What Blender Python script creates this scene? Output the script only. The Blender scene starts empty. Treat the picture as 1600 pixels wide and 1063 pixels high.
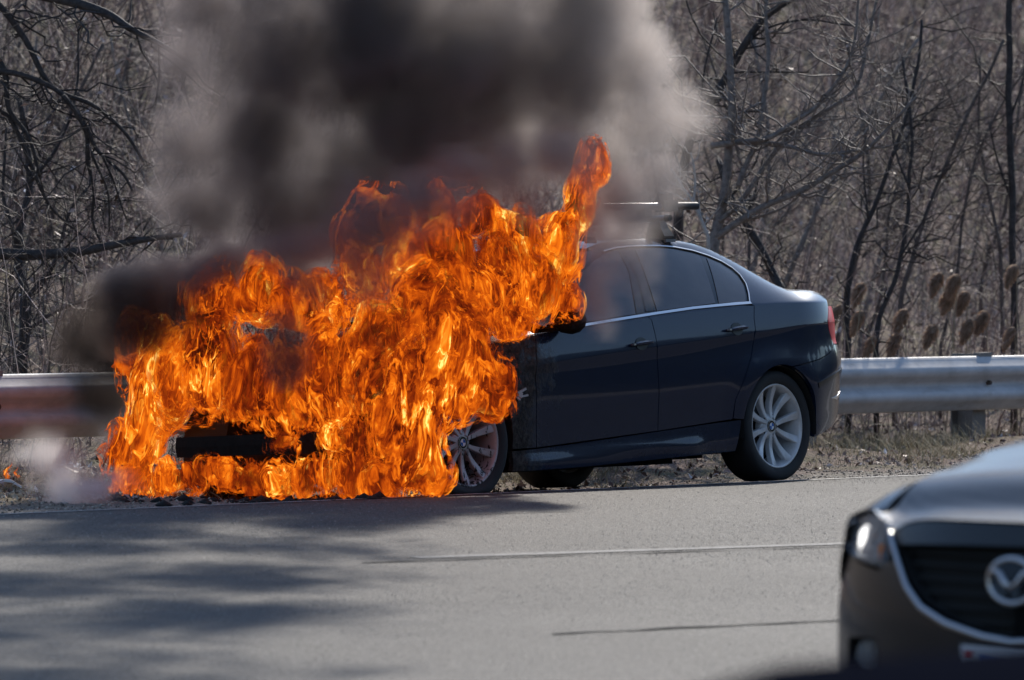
import bpy, bmesh, math, random
import numpy as np
from mathutils import Vector, Matrix, noise as mnoise
from mathutils.geometry import delaunay_2d_cdt

scene = bpy.context.scene
COL = scene.collection
R = math.radians

# ------------------------------------------------------------------ camera
F = 9900.0                      # focal length in pixels of a 1600 px wide frame
CAM_H = 1.8
PITCH = math.atan(274.5 / F)
cd = bpy.data.cameras.new("camera")
cam = bpy.data.objects.new("camera", cd)
COL.objects.link(cam)
cam.location = (0, 0, CAM_H)
cam.rotation_euler = (R(90) - PITCH, 0, 0)
cd.sensor_width = 36.0
cd.lens = 36.0 * F / 1600.0
cd.clip_start = 0.5
cd.clip_end = 3000
cd.dof.use_dof = True
cd.dof.focus_distance = 35.3
cd.dof.aperture_fstop = 4.3
scene.camera = cam

# ------------------------------------------------------------------ world, sun, exposure
LIGHT = Vector((-0.22, -0.80, -0.56)).normalized()      # the way the sunlight travels
TOSUN = -LIGHT
SUN_EL = math.asin(TOSUN.z)
SUN_AZ = math.atan2(TOSUN.x, TOSUN.y)                    # from +Y towards +X
w = bpy.data.worlds.new("World")
scene.world = w
w.use_nodes = True
wn = w.node_tree.nodes
sky = wn.new("ShaderNodeTexSky")
sky.sky_type = 'NISHITA'
sky.sun_disc = False
sky.sun_elevation = SUN_EL
sky.sun_rotation = SUN_AZ
sky.air_density = 1.0
sky.dust_density = 0.1
sky.ozone_density = 1.9
wn["Background"].inputs["Strength"].default_value = 0.125
w.node_tree.links.new(sky.outputs[0], wn["Background"].inputs[0])

sd = bpy.data.lights.new("sun", 'SUN')
sun = bpy.data.objects.new("sun", sd)
COL.objects.link(sun)
sd.energy = 3.6
sd.angle = R(0.5)
sd.color = (1.0, 0.93, 0.83)
sun.rotation_euler = LIGHT.to_track_quat('-Z', 'Y').to_euler()

scene.view_settings.view_transform = 'Standard'
scene.view_settings.look = 'None'
scene.view_settings.exposure = 0.50
scene.view_settings.gamma = 1.0
scene.view_settings.use_curve_mapping = False
scene.render.engine = 'CYCLES'
cy = scene.cycles
cy.use_denoising = True
cy.max_bounces = 8
cy.diffuse_bounces = 3
cy.glossy_bounces = 4
cy.transmission_bounces = 6
cy.transparent_max_bounces = 40
cy.volume_bounces = 2
cy.volume_step_rate = 2.8
cy.volume_max_steps = 512

# ------------------------------------------------------------------ frames of reference
ANG = math.atan2(0.63, 0.777)
HD = Vector((-math.sin(ANG), -math.cos(ANG), 0))         # the way the traffic heads
LF = Vector((math.cos(ANG), -math.sin(ANG), 0))          # to the left of it, towards the camera
ORG = Vector((1.5, 36.0, 0.0))                           # where the near rear tyre stands

def ray(px, py):
    x = (px - 800) / F; v = (531.5 - py) / F
    c, s = math.cos(PITCH), math.sin(PITCH)
    return Vector((x, c + v * s, -s + v * c))

def at(px, py, Y):
    """The point of the place seen at a pixel of the photograph, Y metres from the camera."""
    d = ray(px, py)
    return Vector((0, 0, CAM_H)) + d * (Y / d.y)

def uv(X, Y):
    rx, ry = X - ORG.x, Y - ORG.y
    return rx * HD.x + ry * HD.y, rx * LF.x + ry * LF.y

def xy(u, v):
    return ORG.x + HD.x * u + LF.x * v, ORG.y + HD.y * u + LF.y * v

def grade(u):
    return 0.0135 * 60 * math.tanh(u / 60.0)

def road_f(v):
    if v < 0: return 0.058 * v
    if v < 1.5: return 0.058 * v - 0.0327 * v * v
    if v < 16: return 0.0134 - 0.04 * (v - 1.5)
    return 0.0134 - 0.04 * 14.5

def sstep(a, b, x):
    t = min(1, max(0, (x - a) / (b - a)))
    return t * t * (3 - 2 * t)

EDGE = -0.13
def edge_v(u):
    return EDGE + 0.035 * mnoise.noise(Vector((u * 0.9, 3.1, 0))) + 0.02 * mnoise.noise(Vector((u * 4.0, 7.7, 0)))

def road_z(u, v):
    return grade(u) + road_f(v)

def ground_z(u, v):
    if v > EDGE - 0.02:
        if v > 16.5:
            return grade(u) + road_f(16) - 0.05 - 0.06 * min(v - 16.5, 8)
        return road_z(u, v) - 0.05
    d = -v
    wheel = sstep(-1.7, -.5, u) * sstep(4.3, 3.2, u)          # the soft verge has sunk where the car stands
    z = grade(u) + 0.058 * max(v, -2.2) * (0.05 + 0.95 * wheel) - 0.022
    z -= 0.10 * (1 - wheel) * sstep(2.0, 3.0, d)
    z += 0.13 * sstep(1.4, 2.5, d) * (0.8 + 0.5 * mnoise.noise(Vector((u * 0.8, v * 0.8, 5))))
    if d > 3.2:
        t = d - 3.2
        z += 0.05 * min(t, 5)
    if d > 7:
        t = d - 7
        z += 0.46 * t * t / (t + 4) if t < 55 else 0.46 * 55 * 55 / 59
    z += 0.03 * mnoise.noise(Vector((u * 1.7, v * 1.7, 1))) * sstep(0.3, 1.2, d)
    z += 0.012 * mnoise.noise(Vector((u * 7, v * 7, 2))) * sstep(0.12, 0.4, d)
    z += 0.25 * mnoise.noise(Vector((u * 0.35, v * 0.35, 9))) * sstep(3.5, 6, d)
    return z

def gz(X, Y):
    return ground_z(*uv(X, Y))

# ------------------------------------------------------------------ small helpers
def props(o, label=None, cat=None, group=None, kind=None):
    if label: o['label'] = label
    if cat: o['category'] = cat
    if group: o['group'] = group
    if kind: o['kind'] = kind
    return o

def empty(name, loc=(0, 0, 0), mat=None):
    o = bpy.data.objects.new(name, None)
    o.empty_display_size = 0.2
    COL.objects.link(o)
    o.matrix_world = mat if mat is not None else Matrix.Translation(Vector(loc))
    return o

def mesh_obj(name, verts, faces, mat=None, parent=None, smooth=False):
    me = bpy.data.meshes.new(name)
    me.from_pydata([tuple(v) for v in verts], [], faces)
    if smooth:
        me.polygons.foreach_set('use_smooth', [True] * len(me.polygons))
    me.update()
    o = bpy.data.objects.new(name, me)
    COL.objects.link(o)
    if mat:
        for m in (mat if isinstance(mat, (list, tuple)) else [mat]):
            me.materials.append(m)
    if parent: o.parent = parent
    return o

def bm_obj(name, bm, mat=None, parent=None, smooth=False, angle=None):
    me = bpy.data.meshes.new(name)
    bm.to_mesh(me); bm.free()
    if smooth:
        me.polygons.foreach_set('use_smooth', [True] * len(me.polygons))
        if angle is not None:
            me.set_sharp_from_angle(angle=R(angle))
    o = bpy.data.objects.new(name, me)
    COL.objects.link(o)
    if mat:
        for m in (mat if isinstance(mat, (list, tuple)) else [mat]):
            me.materials.append(m)
    if parent: o.parent = parent
    return o

def copy_tree(o, parent=None):
    c = o.copy(); COL.objects.link(c)
    if parent:
        c.parent = parent
    for ch in list(o.children):
        copy_tree(ch, c)
    return c

class MB:
    """Collects vertices and faces of one mesh."""
    def __init__(s): s.v = []; s.f = []; s.mi = []
    def add(s, v, f, mi=0):
        n = len(s.v); s.v += [tuple(p) for p in v]
        for q in f:
            s.f.append([i + n for i in q]); s.mi.append(mi)
    def box(s, x0, x1, y0, y1, z0, z1, M=None, mi=0):
        v = [Vector((x, y, z)) for x in (x0, x1) for y in (y0, y1) for z in (z0, z1)]
        if M is not None: v = [M @ p for p in v]
        s.add(v, [(0, 1, 3, 2), (4, 6, 7, 5), (0, 4, 5, 1), (2, 3, 7, 6), (0, 2, 6, 4), (1, 5, 7, 3)], mi)
    def tube(s, pts, rad, n=6, cap=True, mi=0):
        pts = [Vector(p) for p in pts]
        if not isinstance(rad, (list, tuple)): rad = [rad] * len(pts)
        up = Vector((0, 0, 1)); rings = []; base = len(s.v)
        t0 = (pts[1] - pts[0]).normalized()
        if abs(t0.dot(up)) > 0.9: up = Vector((1, 0, 0))
        nx = t0.cross(up).normalized()
        for i, p in enumerate(pts):
            t = (pts[min(i + 1, len(pts) - 1)] - pts[max(i - 1, 0)])
            t = t.normalized() if t.length > 1e-9 else t0
            nx = (nx - t * nx.dot(t)).normalized()
            ny = t.cross(nx)
            for k in range(n):
                a = 2 * math.pi * k / n
                s.v.append(tuple(p + (nx * math.cos(a) + ny * math.sin(a)) * rad[i]))
        for i in range(len(pts) - 1):
            for k in range(n):
                a = base + i * n + k; b = base + i * n + (k + 1) % n
                s.f.append([a, b, b + n, a + n]); s.mi.append(mi)
        if cap:
            s.f.append([base + k for k in range(n)][::-1]); s.mi.append(mi)
            e = base + (len(pts) - 1) * n
            s.f.append([e + k for k in range(n)]); s.mi.append(mi)
    def build(s, name, mat=None, parent=None, smooth=False, angle=None):
        o = mesh_obj(name, s.v, s.f, mat, parent, smooth)
        if any(s.mi):
            o.data.polygons.foreach_set('material_index', s.mi)
        if smooth and angle is not None:
            o.data.set_sharp_from_angle(angle=R(angle))
        return o

# ------------------------------------------------------------------ materials
class NT:
    """Thin wrapper to write node trees briefly."""
    def __init__(s, tree): s.t = tree; s.n = tree.nodes; s.l = tree.links
    def new(s, kind, **kw):
        n = s.n.new(kind)
        for k, v in kw.items():
            setattr(n, k, v)
        return n
    def put(s, sock, val):
        if val is None: return
        if isinstance(val, bpy.types.NodeSocket): s.l.new(val, sock)
        else:
            try: sock.default_value = val
            except Exception:
                sock.default_value = (val, val, val) if len(sock.default_value) == 3 else (val, val, val, 1)
    def math(s, op, a, b=None, c=None, clamp=False):
        n = s.new('ShaderNodeMath', operation=op, use_clamp=clamp)
        s.put(n.inputs[0], a); s.put(n.inputs[1], b); s.put(n.inputs[2], c)
        return n.outputs[0]
    def vmath(s, op, a, b=None, scale=None):
        n = s.new('ShaderNodeVectorMath', operation=op)
        s.put(n.inputs[0], a); s.put(n.inputs[1], b)
        if scale is not None: s.put(n.inputs['Scale'], scale)
        return n.outputs['Value'] if op in ('LENGTH', 'DOT_PRODUCT', 'DISTANCE') else n.outputs[0]
    def noise(s, vec, scale, detail=3, rough=0.55, dist=0.0, out=0):
        n = s.new('ShaderNodeTexNoise')
        s.put(n.inputs['Vector'], vec); s.put(n.inputs['Scale'], scale)
        n.inputs['Detail'].default_value = detail; n.inputs['Roughness'].default_value = rough
        n.inputs['Distortion'].default_value = dist
        return n.outputs[out]
    def voro(s, vec, scale, feature='F1', out=0):
        n = s.new('ShaderNodeTexVoronoi', feature=feature)
        s.put(n.inputs['Vector'], vec); s.put(n.inputs['Scale'], scale)
        return n.outputs[out]
    def range(s, x, a, b, c=0.0, d=1.0, clamp=True, smooth=False):
        n = s.new('ShaderNodeMapRange', clamp=clamp)
        if smooth: n.interpolation_type = 'SMOOTHSTEP'
        s.put(n.inputs[0], x); s.put(n.inputs[1], a); s.put(n.inputs[2], b); s.put(n.inputs[3], c); s.put(n.inputs[4], d)
        return n.outputs[0]
    def ramp(s, x, stops, interp='LINEAR'):
        n = s.new('ShaderNodeValToRGB')
        cr = n.color_ramp; cr.interpolation = interp
        while len(cr.elements) < len(stops): cr.elements.new(0.5)
        for e, (p, c) in zip(cr.elements, stops):
            e.position = p; e.color = (*c, 1) if len(c) == 3 else c
        s.put(n.inputs[0], x)
        return n.outputs[0]
    def mix(s, fac, a, b, mode='MIX'):
        n = s.new('ShaderNodeMix', data_type='RGBA', blend_type=mode)
        s.put(n.inputs[0], fac)
        for sk, v in ((n.inputs[6], a), (n.inputs[7], b)):
            if isinstance(v, (tuple, list)) and len(v) == 3: v = (*v, 1)
            s.put(sk, v)
        return n.outputs[2]
    def bump(s, h, strength=0.3, dist=0.01):
        n = s.new('ShaderNodeBump')
        n.inputs['Strength'].default_value = strength; n.inputs['Distance'].default_value = dist
        s.put(n.inputs['Height'], h)
        return n.outputs[0]
    def coord(s, which='Object'):
        return s.new('ShaderNodeTexCoord').outputs[which]
    def geo(s, which='Position'):
        return s.new('ShaderNodeNewGeometry').outputs[which]

def material(name):
    m = bpy.data.materials.new(name); m.use_nodes = True
    nt = NT(m.node_tree)
    return m, nt, nt.n['Principled BSDF']

def simple(name, col, rough=0.5, metal=0.0, coat=0.0, var=0.0, scale=20, bump=0.0, **kw):
    m, nt, b = material(name)
    if var or bump:
        nz = nt.noise(nt.coord(), scale, 4, 0.6)
        if var:
            lo = tuple(c * (1 - var) for c in col); hi = tuple(min(1, c * (1 + var)) for c in col)
            nt.put(b.inputs['Base Color'], nt.mix(nz, lo, hi))
        else: b.inputs['Base Color'].default_value = (*col, 1)
        if bump: nt.put(b.inputs['Normal'], nt.bump(nz, bump, 0.01))
        nt.put(b.inputs['Roughness'], nt.range(nz, 0.3, 0.7, max(0, rough - 0.08), min(1, rough + 0.08)))
    else:
        b.inputs['Base Color'].default_value = (*col, 1)
        b.inputs['Roughness'].default_value = rough
    b.inputs['Metallic'].default_value = metal
    b.inputs['Coat Weight'].default_value = coat
    b.inputs['Coat Roughness'].default_value = 0.04
    for k, v in kw.items():
        b.inputs[k.replace('_', ' ')].default_value = v
    return m
# ================================================================== ground, road
def grid_sheet(name, us, vs, zf, mat, kind='structure'):
    verts = []; faces = []
    for u in us:
        for v in vs:
            vv = v(u) if callable(v) else v
            x, y = xy(u, vv)
            verts.append((x, y, zf(u, vv)))
    n = len(vs)
    for i in range(len(us) - 1):
        for j in range(n - 1):
            a = i * n + j
            faces.append((a, a + 1, a + n + 1, a + n))
    o = mesh_obj(name, verts, faces, mat, None, True)
    props(o, kind=kind)
    return o

def spaced(parts):
    out = []
    for a, b, st in parts:
        n = max(1, int(round((b - a) / st)))
        out += [a + (b - a) * i / n for i in range(n)]
    out.append(parts[-1][1])
    return out

# --- soil, gravel verge and wooded bank
m_ground, nt, b = material('soil')
pos = nt.geo()
gu = nt.vmath('DOT_PRODUCT', nt.vmath('SUBTRACT', pos, tuple(ORG)), tuple(LF))     # v coordinate
n1 = nt.noise(pos, 2.2, 5, 0.6); n2 = nt.noise(pos, 45, 4, 0.7); n3 = nt.noise(pos, 9, 3, 0.6)
litter = nt.ramp(n2, [(0.22, (0.06, 0.042, 0.03)), (0.42, (0.19, 0.138, 0.115)), (0.6, (0.33, 0.25, 0.20)), (0.8, (0.58, 0.48, 0.38))])
gravel = nt.ramp(nt.voro(pos, 70, out=1), [(0.0, (0.10, 0.09, 0.08)), (0.5, (0.30, 0.27, 0.235)), (1.0, (0.55, 0.5, 0.44))])
gr_f = nt.range(nt.math('ADD', gu, nt.math('MULTIPLY', n3, 1.1)), -0.55, 0.15, 0, 1)
litter = nt.mix(nt.range(n1, 0.45, 0.65), litter, nt.mix(0.6, litter, (0.10, 0.11, 0.04)))
nt.put(b.inputs['Base Color'], nt.mix(gr_f, litter, gravel))
b.inputs['Roughness'].default_value = 0.95
b.inputs['Specular IOR Level'].default_value = 0.15
nt.put(b.inputs['Normal'], nt.bump(nt.math('ADD', n2, nt.math('MULTIPLY', nt.voro(pos, 70), 0.6)), 0.8, 0.03))
us = spaced([(-400, -60, 20), (-60, -16, 1.5), (-16, 10, 0.12), (10, 40, 1.0), (40, 400, 20)])
vs = spaced([(-300, -60, 20), (-60, -14, 1.2), (-14, -3.4, 0.3), (-3.4, EDGE - 0.02, 0.07), (EDGE - 0.019, 17, 1.5), (17, 40, 4), (40, 300, 30)])
grid_sheet('ground', us, vs, ground_z, m_ground)

# --- asphalt
m_road, nt, b = material('asphalt')
pos = nt.geo()
grain = nt.noise(pos, 120, 2, 0.7)
grain2 = nt.noise(pos, 38, 3, 0.65)
vor = nt.voro(pos, 95, out=1)
stc = nt.new('ShaderNodeMapping'); nt.put(stc.inputs[0], pos)
stc.inputs['Rotation'].default_value = (0, 0, -math.atan2(HD.y, HD.x))
stc.inputs['Scale'].default_value = (0.10, 0.9, 1)
streak = nt.noise(stc.outputs[0], 1.0, 4, 0.55)
patch = nt.noise(pos, 0.55, 4, 0.6)
base = nt.ramp(vor, [(0.0, (0.045, 0.043, 0.041)), (0.6, (0.095, 0.091, 0.088)), (0.92, (0.15, 0.144, 0.138)), (1.0, (0.26, 0.25, 0.24))])
base = nt.mix(nt.range(grain2, 0.35, 0.65), nt.mix(0.45, base, (0.03, 0.03, 0.031)), base)
wear = nt.math('ADD', nt.math('MULTIPLY', streak, 0.6), nt.math('MULTIPLY', patch, 0.4))
base = nt.mix(nt.range(wear, 0.35, 0.65), nt.mix(1.0, base, (0.72, 0.71, 0.72), 'MULTIPLY'), nt.mix(1.0, base, (1.15, 1.13, 1.1), 'MULTIPLY'))
nt.put(b.inputs['Base Color'], base)
nt.put(b.inputs['Roughness'], nt.range(grain, 0.3, 0.7, 0.6, 0.9))
b.inputs['Specular IOR Level'].default_value = 0.3
nt.put(b.inputs['Normal'], nt.bump(nt.math('ADD', grain, nt.math('MULTIPLY', grain2, 0.6)), 0.55, 0.012))
us = spaced([(-400, -60, 20), (-60, -14, 1.0), (-14, 12, 0.06), (12, 60, 1.0), (60, 400, 20)])
vs = [lambda u: edge_v(u) - 0.015, edge_v] + spaced([(0.02, 3, 0.1), (3, 15, 0.5)]) + [15.9, 16.0]
def rz(u, v):
    return road_z(u, v) - (0.055 if v < edge_v(u) - 0.008 or v > 15.95 else 0)
grid_sheet('road', us, vs, rz, m_road)

def strip(name, pts, widths, mat, dz, parent=None):
    """A painted or sealed strip lying dz above the road along points (u, v)."""
    verts = []; faces = []
    for (u, v), wd in zip(pts, widths):
        for s in (-0.5, 0.5):
            x, y = xy(u, v + s * wd)
            verts.append((x, y, road_z(u, v + s * wd) + dz))
    for i in range(len(pts) - 1):
        faces.append((2 * i, 2 * i + 1, 2 * i + 3, 2 * i + 2))
    return mesh_obj(name, verts, faces, mat, parent)

m_paint, nt, b = material('worn white paint')
pos = nt.geo()
nz = nt.noise(pos, 30, 4, 0.7); nz2 = nt.noise(pos, 2.0, 3, 0.6)
nt.put(b.inputs['Base Color'], nt.mix(nt.range(nt.math('ADD', nz, nt.math('MULTIPLY', nz2, 0.6)), 0.6, 0.95), (0.62, 0.60, 0.56), (0.17, 0.165, 0.16)))
b.inputs['Roughness'].default_value = 0.7
rng = random.Random(4)
uu = spaced([(-60, -14, 1.0), (-14, 12, 0.15), (12, 60, 1)])
props(strip('edge_line', [(u, 0.27) for u in uu], [0.105 + 0.02 * rng.uniform(-1, 1) for u in uu], m_paint, 0.004), kind='structure')
m_tar, nt, b = material('bitumen crack')
nt.put(b.inputs['Base Color'], nt.mix(nt.noise(nt.geo(), 12, 3), (0.018, 0.018, 0.02), (0.05, 0.05, 0.05)))
b.inputs['Roughness'].default_value = 0.9
b.inputs['Specular IOR Level'].default_value = 0.05

# sealed seams and cracks that run with the lanes
def crack(v0, u0, u1, wd, seed, slope=0.0):
    us_ = spaced([(u0, u1, .08)])
    r_ = random.Random(seed)
    return strip('road_crack', [(u, v0 + slope * (u - u0) + .05 * mnoise.noise(Vector((u * .6, seed, 0))) + .02 * mnoise.noise(Vector((u * 4, seed, 3)))) for u in us_],
                 [wd * max(.12, .6 + .9 * mnoise.noise(Vector((u * 2.2, seed, 8)))) for u in us_], m_tar, 0.004)
def road_uv(px, py):
    d = ray(px, py); lo, hi = 5.0, 60.0
    for _ in range(50):
        m_ = (lo + hi) / 2
        p = Vector((0, 0, CAM_H)) + d * (m_ / d.y)
        if p.z > road_z(*uv(p.x, p.y)): lo = m_
        else: hi = m_
    return uv(p.x, p.y)
def crack_px(a, c, wd, seed):
    (u0, v0), (u1, v1) = road_uv(*a), road_uv(*c)
    if u1 < u0: u0, v0, u1, v1 = u1, v1, u0, v0
    return props(crack(v0, u0, u1, wd, seed, (v1 - v0) / max(.1, u1 - u0)), kind='structure')
crack_px((860, 992), (1330, 970), .05, 1)
crack_px((560, 880), (1330, 855), .035, 2)
crack_px((690, 807), (900, 800), .02, 3)
(u0, v0), (u1, v1) = road_uv(640, 872), road_uv(1340, 849)
us_ = spaced([(min(u0, u1), max(u0, u1), .15)])
m_faint, nt, b = material('nearly gone paint')
nz = nt.noise(nt.geo(), 26, 4, .7)
nt.put(b.inputs['Base Color'], nt.mix(nt.range(nz, .42, .6), (.22, .212, .205), (.10, .097, .094)))
b.inputs['Roughness'].default_value = .8
props(strip('lane_line', [(u, v0 + (v1 - v0) * (u - u0) / (u1 - u0) + .02) for u in us_], [.09 + .03 * mnoise.noise(Vector((u, 4, 4))) for u in us_], m_faint, .0035), kind='structure')

# unseen dark wood behind the camera, added and shaped for the cars' flanks to reflect
m_wood, nt, b = material('reflection wood')
nz = nt.noise(nt.geo(), .9, 4, .7)
nt.put(b.inputs['Base Color'], nt.mix(nz, (.012, .016, .010), (.05, .055, .04)))
b.inputs['Roughness'].default_value = 1.0; b.inputs['Specular IOR Level'].default_value = 0.0
def wood_z(u, v):
    t = (v - 48) / 30
    h_ = 21 * sstep(0, .35, t) * (.9 + .25 * mnoise.noise(Vector((u * .09, v * .05, 3))) + .3 * mnoise.noise(Vector((u * .4, v * .2, 8))))
    return ground_z(u, v) - .5 + h_ * sstep(1.0, .8, t)
props(grid_sheet('reflection_woods', spaced([(-160, 160, 1.6)]), spaced([(46, 80, 2)]), wood_z, m_wood), 'unseen dark evergreen wood behind the camera, added for reflections', 'reflection_woods', kind='stuff')
props(grid_sheet('reflection_woods', spaced([(-190, -120, 2.0)]), spaced([(-14, 52, 3)]), lambda u, v: ground_z(u, v) - .5 + 19 * sstep(-120, -134, u) * (.9 + .3 * mnoise.noise(Vector((u * .05, v * .12, 3)))), m_wood), 'unseen dark evergreen wood far to the right, added for reflections', 'reflection_woods', kind='stuff')  # unseen wood added to keep low sky out of the rear corner's reflection
# ================================================================== shape of the sedan
def pchip(pts):
    """Monotone cubic through (x, y) points; flat outside."""
    pts = sorted(pts)
    X = [p[0] for p in pts]; Yv = [p[1] for p in pts]; n = len(X)
    hs = [X[i + 1] - X[i] for i in range(n - 1)]
    ds = [(Yv[i + 1] - Yv[i]) / hs[i] for i in range(n - 1)]
    m = [0.0] * n
    m[0] = ds[0]; m[-1] = ds[-1]
    for i in range(1, n - 1):
        if ds[i - 1] * ds[i] > 0:
            w1 = 2 * hs[i] + hs[i - 1]; w2 = hs[i] + 2 * hs[i - 1]
            m[i] = (w1 + w2) / (w1 / ds[i - 1] + w2 / ds[i])
    def fn(x):
        if x <= X[0]: return Yv[0]
        if x >= X[-1]: return Yv[-1]
        lo, hi = 0, n - 1
        while hi - lo > 1:
            md = (lo + hi) // 2
            if X[md] <= x: lo = md
            else: hi = md
        t = (x - X[lo]) / hs[lo]
        return ((2 * t ** 3 - 3 * t * t + 1) * Yv[lo] + (t ** 3 - 2 * t * t + t) * hs[lo] * m[lo]
                + (-2 * t ** 3 + 3 * t * t) * Yv[hi] + (t ** 3 - t * t) * hs[lo] * m[hi])
    return fn

XR, XF, HUB, ARCH = 0.045, 2.80, 0.313, 0.347            # axles along the car, hub height, wheel arch radius
z_crease = pchip([(-1.05, .905), (-.9, .90), (-.266, .880), (.224, .846), (1.13, .788), (1.29, .778), (2.225, .712), (2.9, .66), (3.6, .60)])
crease_w = pchip([(-.95, .0015), (-.27, .002), (.05, .022), (.45, .038), (1.1, .062), (1.5, .062), (2.2, .045), (2.8, .03), (3.5, .02)])
z_belt = pchip([(-1.0, 1.005), (-.5, 1.012), (.0, 1.012), (.26, 1.006), (1.173, .955), (1.96, .897), (2.3, .868), (2.9, .80), (3.3, .735), (3.6, .67)])
z_rail = pchip([(-1.0, 1.03), (-.9, 1.05), (-.8, 1.068), (-.7, 1.080), (-.6, 1.0845), (-.5, 1.087), (-.38, 1.091), (-.3, 1.099), (-.22, 1.126), (-.05, 1.208), (.15, 1.296), (.32, 1.350), (.5, 1.380), (.8, 1.398), (1.1, 1.39), (1.4, 1.345), (1.8, 1.14), (2.16, .935), (2.3, .905), (3.0, .835), (3.35, .762), (3.6, .68)])
y_rail = pchip([(-1.0, .70), (-.6, .715), (-.38, .695), (-.2, .655), (0, .62), (.3, .585), (.8, .575), (1.2, .58), (1.4, .60), (1.8, .675), (2.16, .745), (2.3, .765), (3.0, .74), (3.4, .67), (3.6, .62)])
z_mid = pchip([(-1.02, 1.02), (-.97, 1.075), (-.9, 1.082), (-.7, 1.092), (-.52, 1.097), (-.42, 1.106), (-.3, 1.130), (-.2, 1.168), (0, 1.262), (.1, 1.310), (.2, 1.350), (.45, 1.402), (.8, 1.424), (1.1, 1.414), (1.35, 1.385), (1.45, 1.352), (2.28, .965), (2.36, .945), (3.0, .875), (3.35, .80), (3.6, .70)])
gh_a = pchip([(-.8, .40), (-.4, .55), (0, .76), (.3, .82), (1.6, .85), (2.1, .6), (2.35, .2)])
low_prof = pchip([(.10, .78), (.15, .825), (.20, .852), (.27, .866), (.36, .874), (.44, .884), (.54, .897), (.62, .9035), (.70, .906), (.95, .906)])
def plan(x, z):
    """How far the flank draws in towards the two ends."""
    if x < -.15:
        e = .868 - .055 * sstep(.72, .80, z) - .10 * sstep(.45, .18, z) ** 1.5 - .02 * sstep(.95, 1.1, z)
        t = (-.15 - x) / e
    elif x > 2.85:
        e = .70 - .12 * sstep(.55, .9, z) - .05 * sstep(.4, .15, z)
        t = (x - 2.85) / e
    else: return 1.0
    return max(0.0, 1 - min(t, 1) ** 2.5) ** (1 / 2.5)

def side_y(x, z):
    zc = z_crease(x); cw = crease_w(x); zb = z_belt(x)
    amp = .0125 * sstep(.004, .04, cw)
    ridge = low_prof(.70) + .002
    if z <= zc - cw:
        y = low_prof(z) - amp * sstep(zc - cw - .24, zc - cw, z) * .75
    elif z <= zc:
        y0 = low_prof(zc - cw) - amp * .75
        t = (z - zc + cw) / cw
        y = y0 + (ridge - y0) * t
    elif z <= zb:
        t = (z - zc) / (zb - zc)
        y = ridge - .030 * t ** 1.3
    else:
        zr = z_rail(x); yr = y_rail(x); s = min(1, (z - zb) / max(zr - zb, 1e-3)); a = gh_a(x)
        yb = ridge - .030
        y = yb + (yr - yb) * (a * s + (1 - a) * (1 - math.sqrt(max(0, 1 - s * s))))
    # flares over the wheels
    for cx in (XR, XF):
        r = math.hypot(x - cx, z - HUB)
        if z < .95: y += .013 * math.exp(-((r - ARCH) / .12) ** 2) * sstep(.10, .3, z) * (1 - sstep(.60, .95, z) * .8)
    # rear bumper: an upper face that looks up, a lower one that looks down, parted by the rubbing strip
    if x < -.1:
        zs = .540 + .115 * sstep(-.25, -.78, x)
        up = sstep(.80, zs, z) if z > zs else 1 - .9 * sstep(zs, zs - .22, z)
        y += .014 * up * sstep(-.10, -.32, x)
    k = plan(x, z)
    return y * k

def top_z(x, y):
    yr = y_rail(x) * plan(x, z_rail(x)); t = min(1, abs(y) / max(yr, .02))
    return z_mid(x) + (z_rail(x) - z_mid(x)) * (.25 * t * t + .75 * t ** 4 if x > -.3 else t ** 3)
# ================================================================== the burning sedan
ROLL = R(3.3)
CYV = LF * math.cos(ROLL) + Vector((0, 0, 1)) * math.sin(ROLL)
CZV = -LF * math.sin(ROLL) + Vector((0, 0, 1)) * math.cos(ROLL)
CAR_O = ORG - CYV * 0.80
CAR_M = Matrix((HD, CYV, CZV)).transposed().to_4x4()
CAR_M.translation = CAR_O

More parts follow.
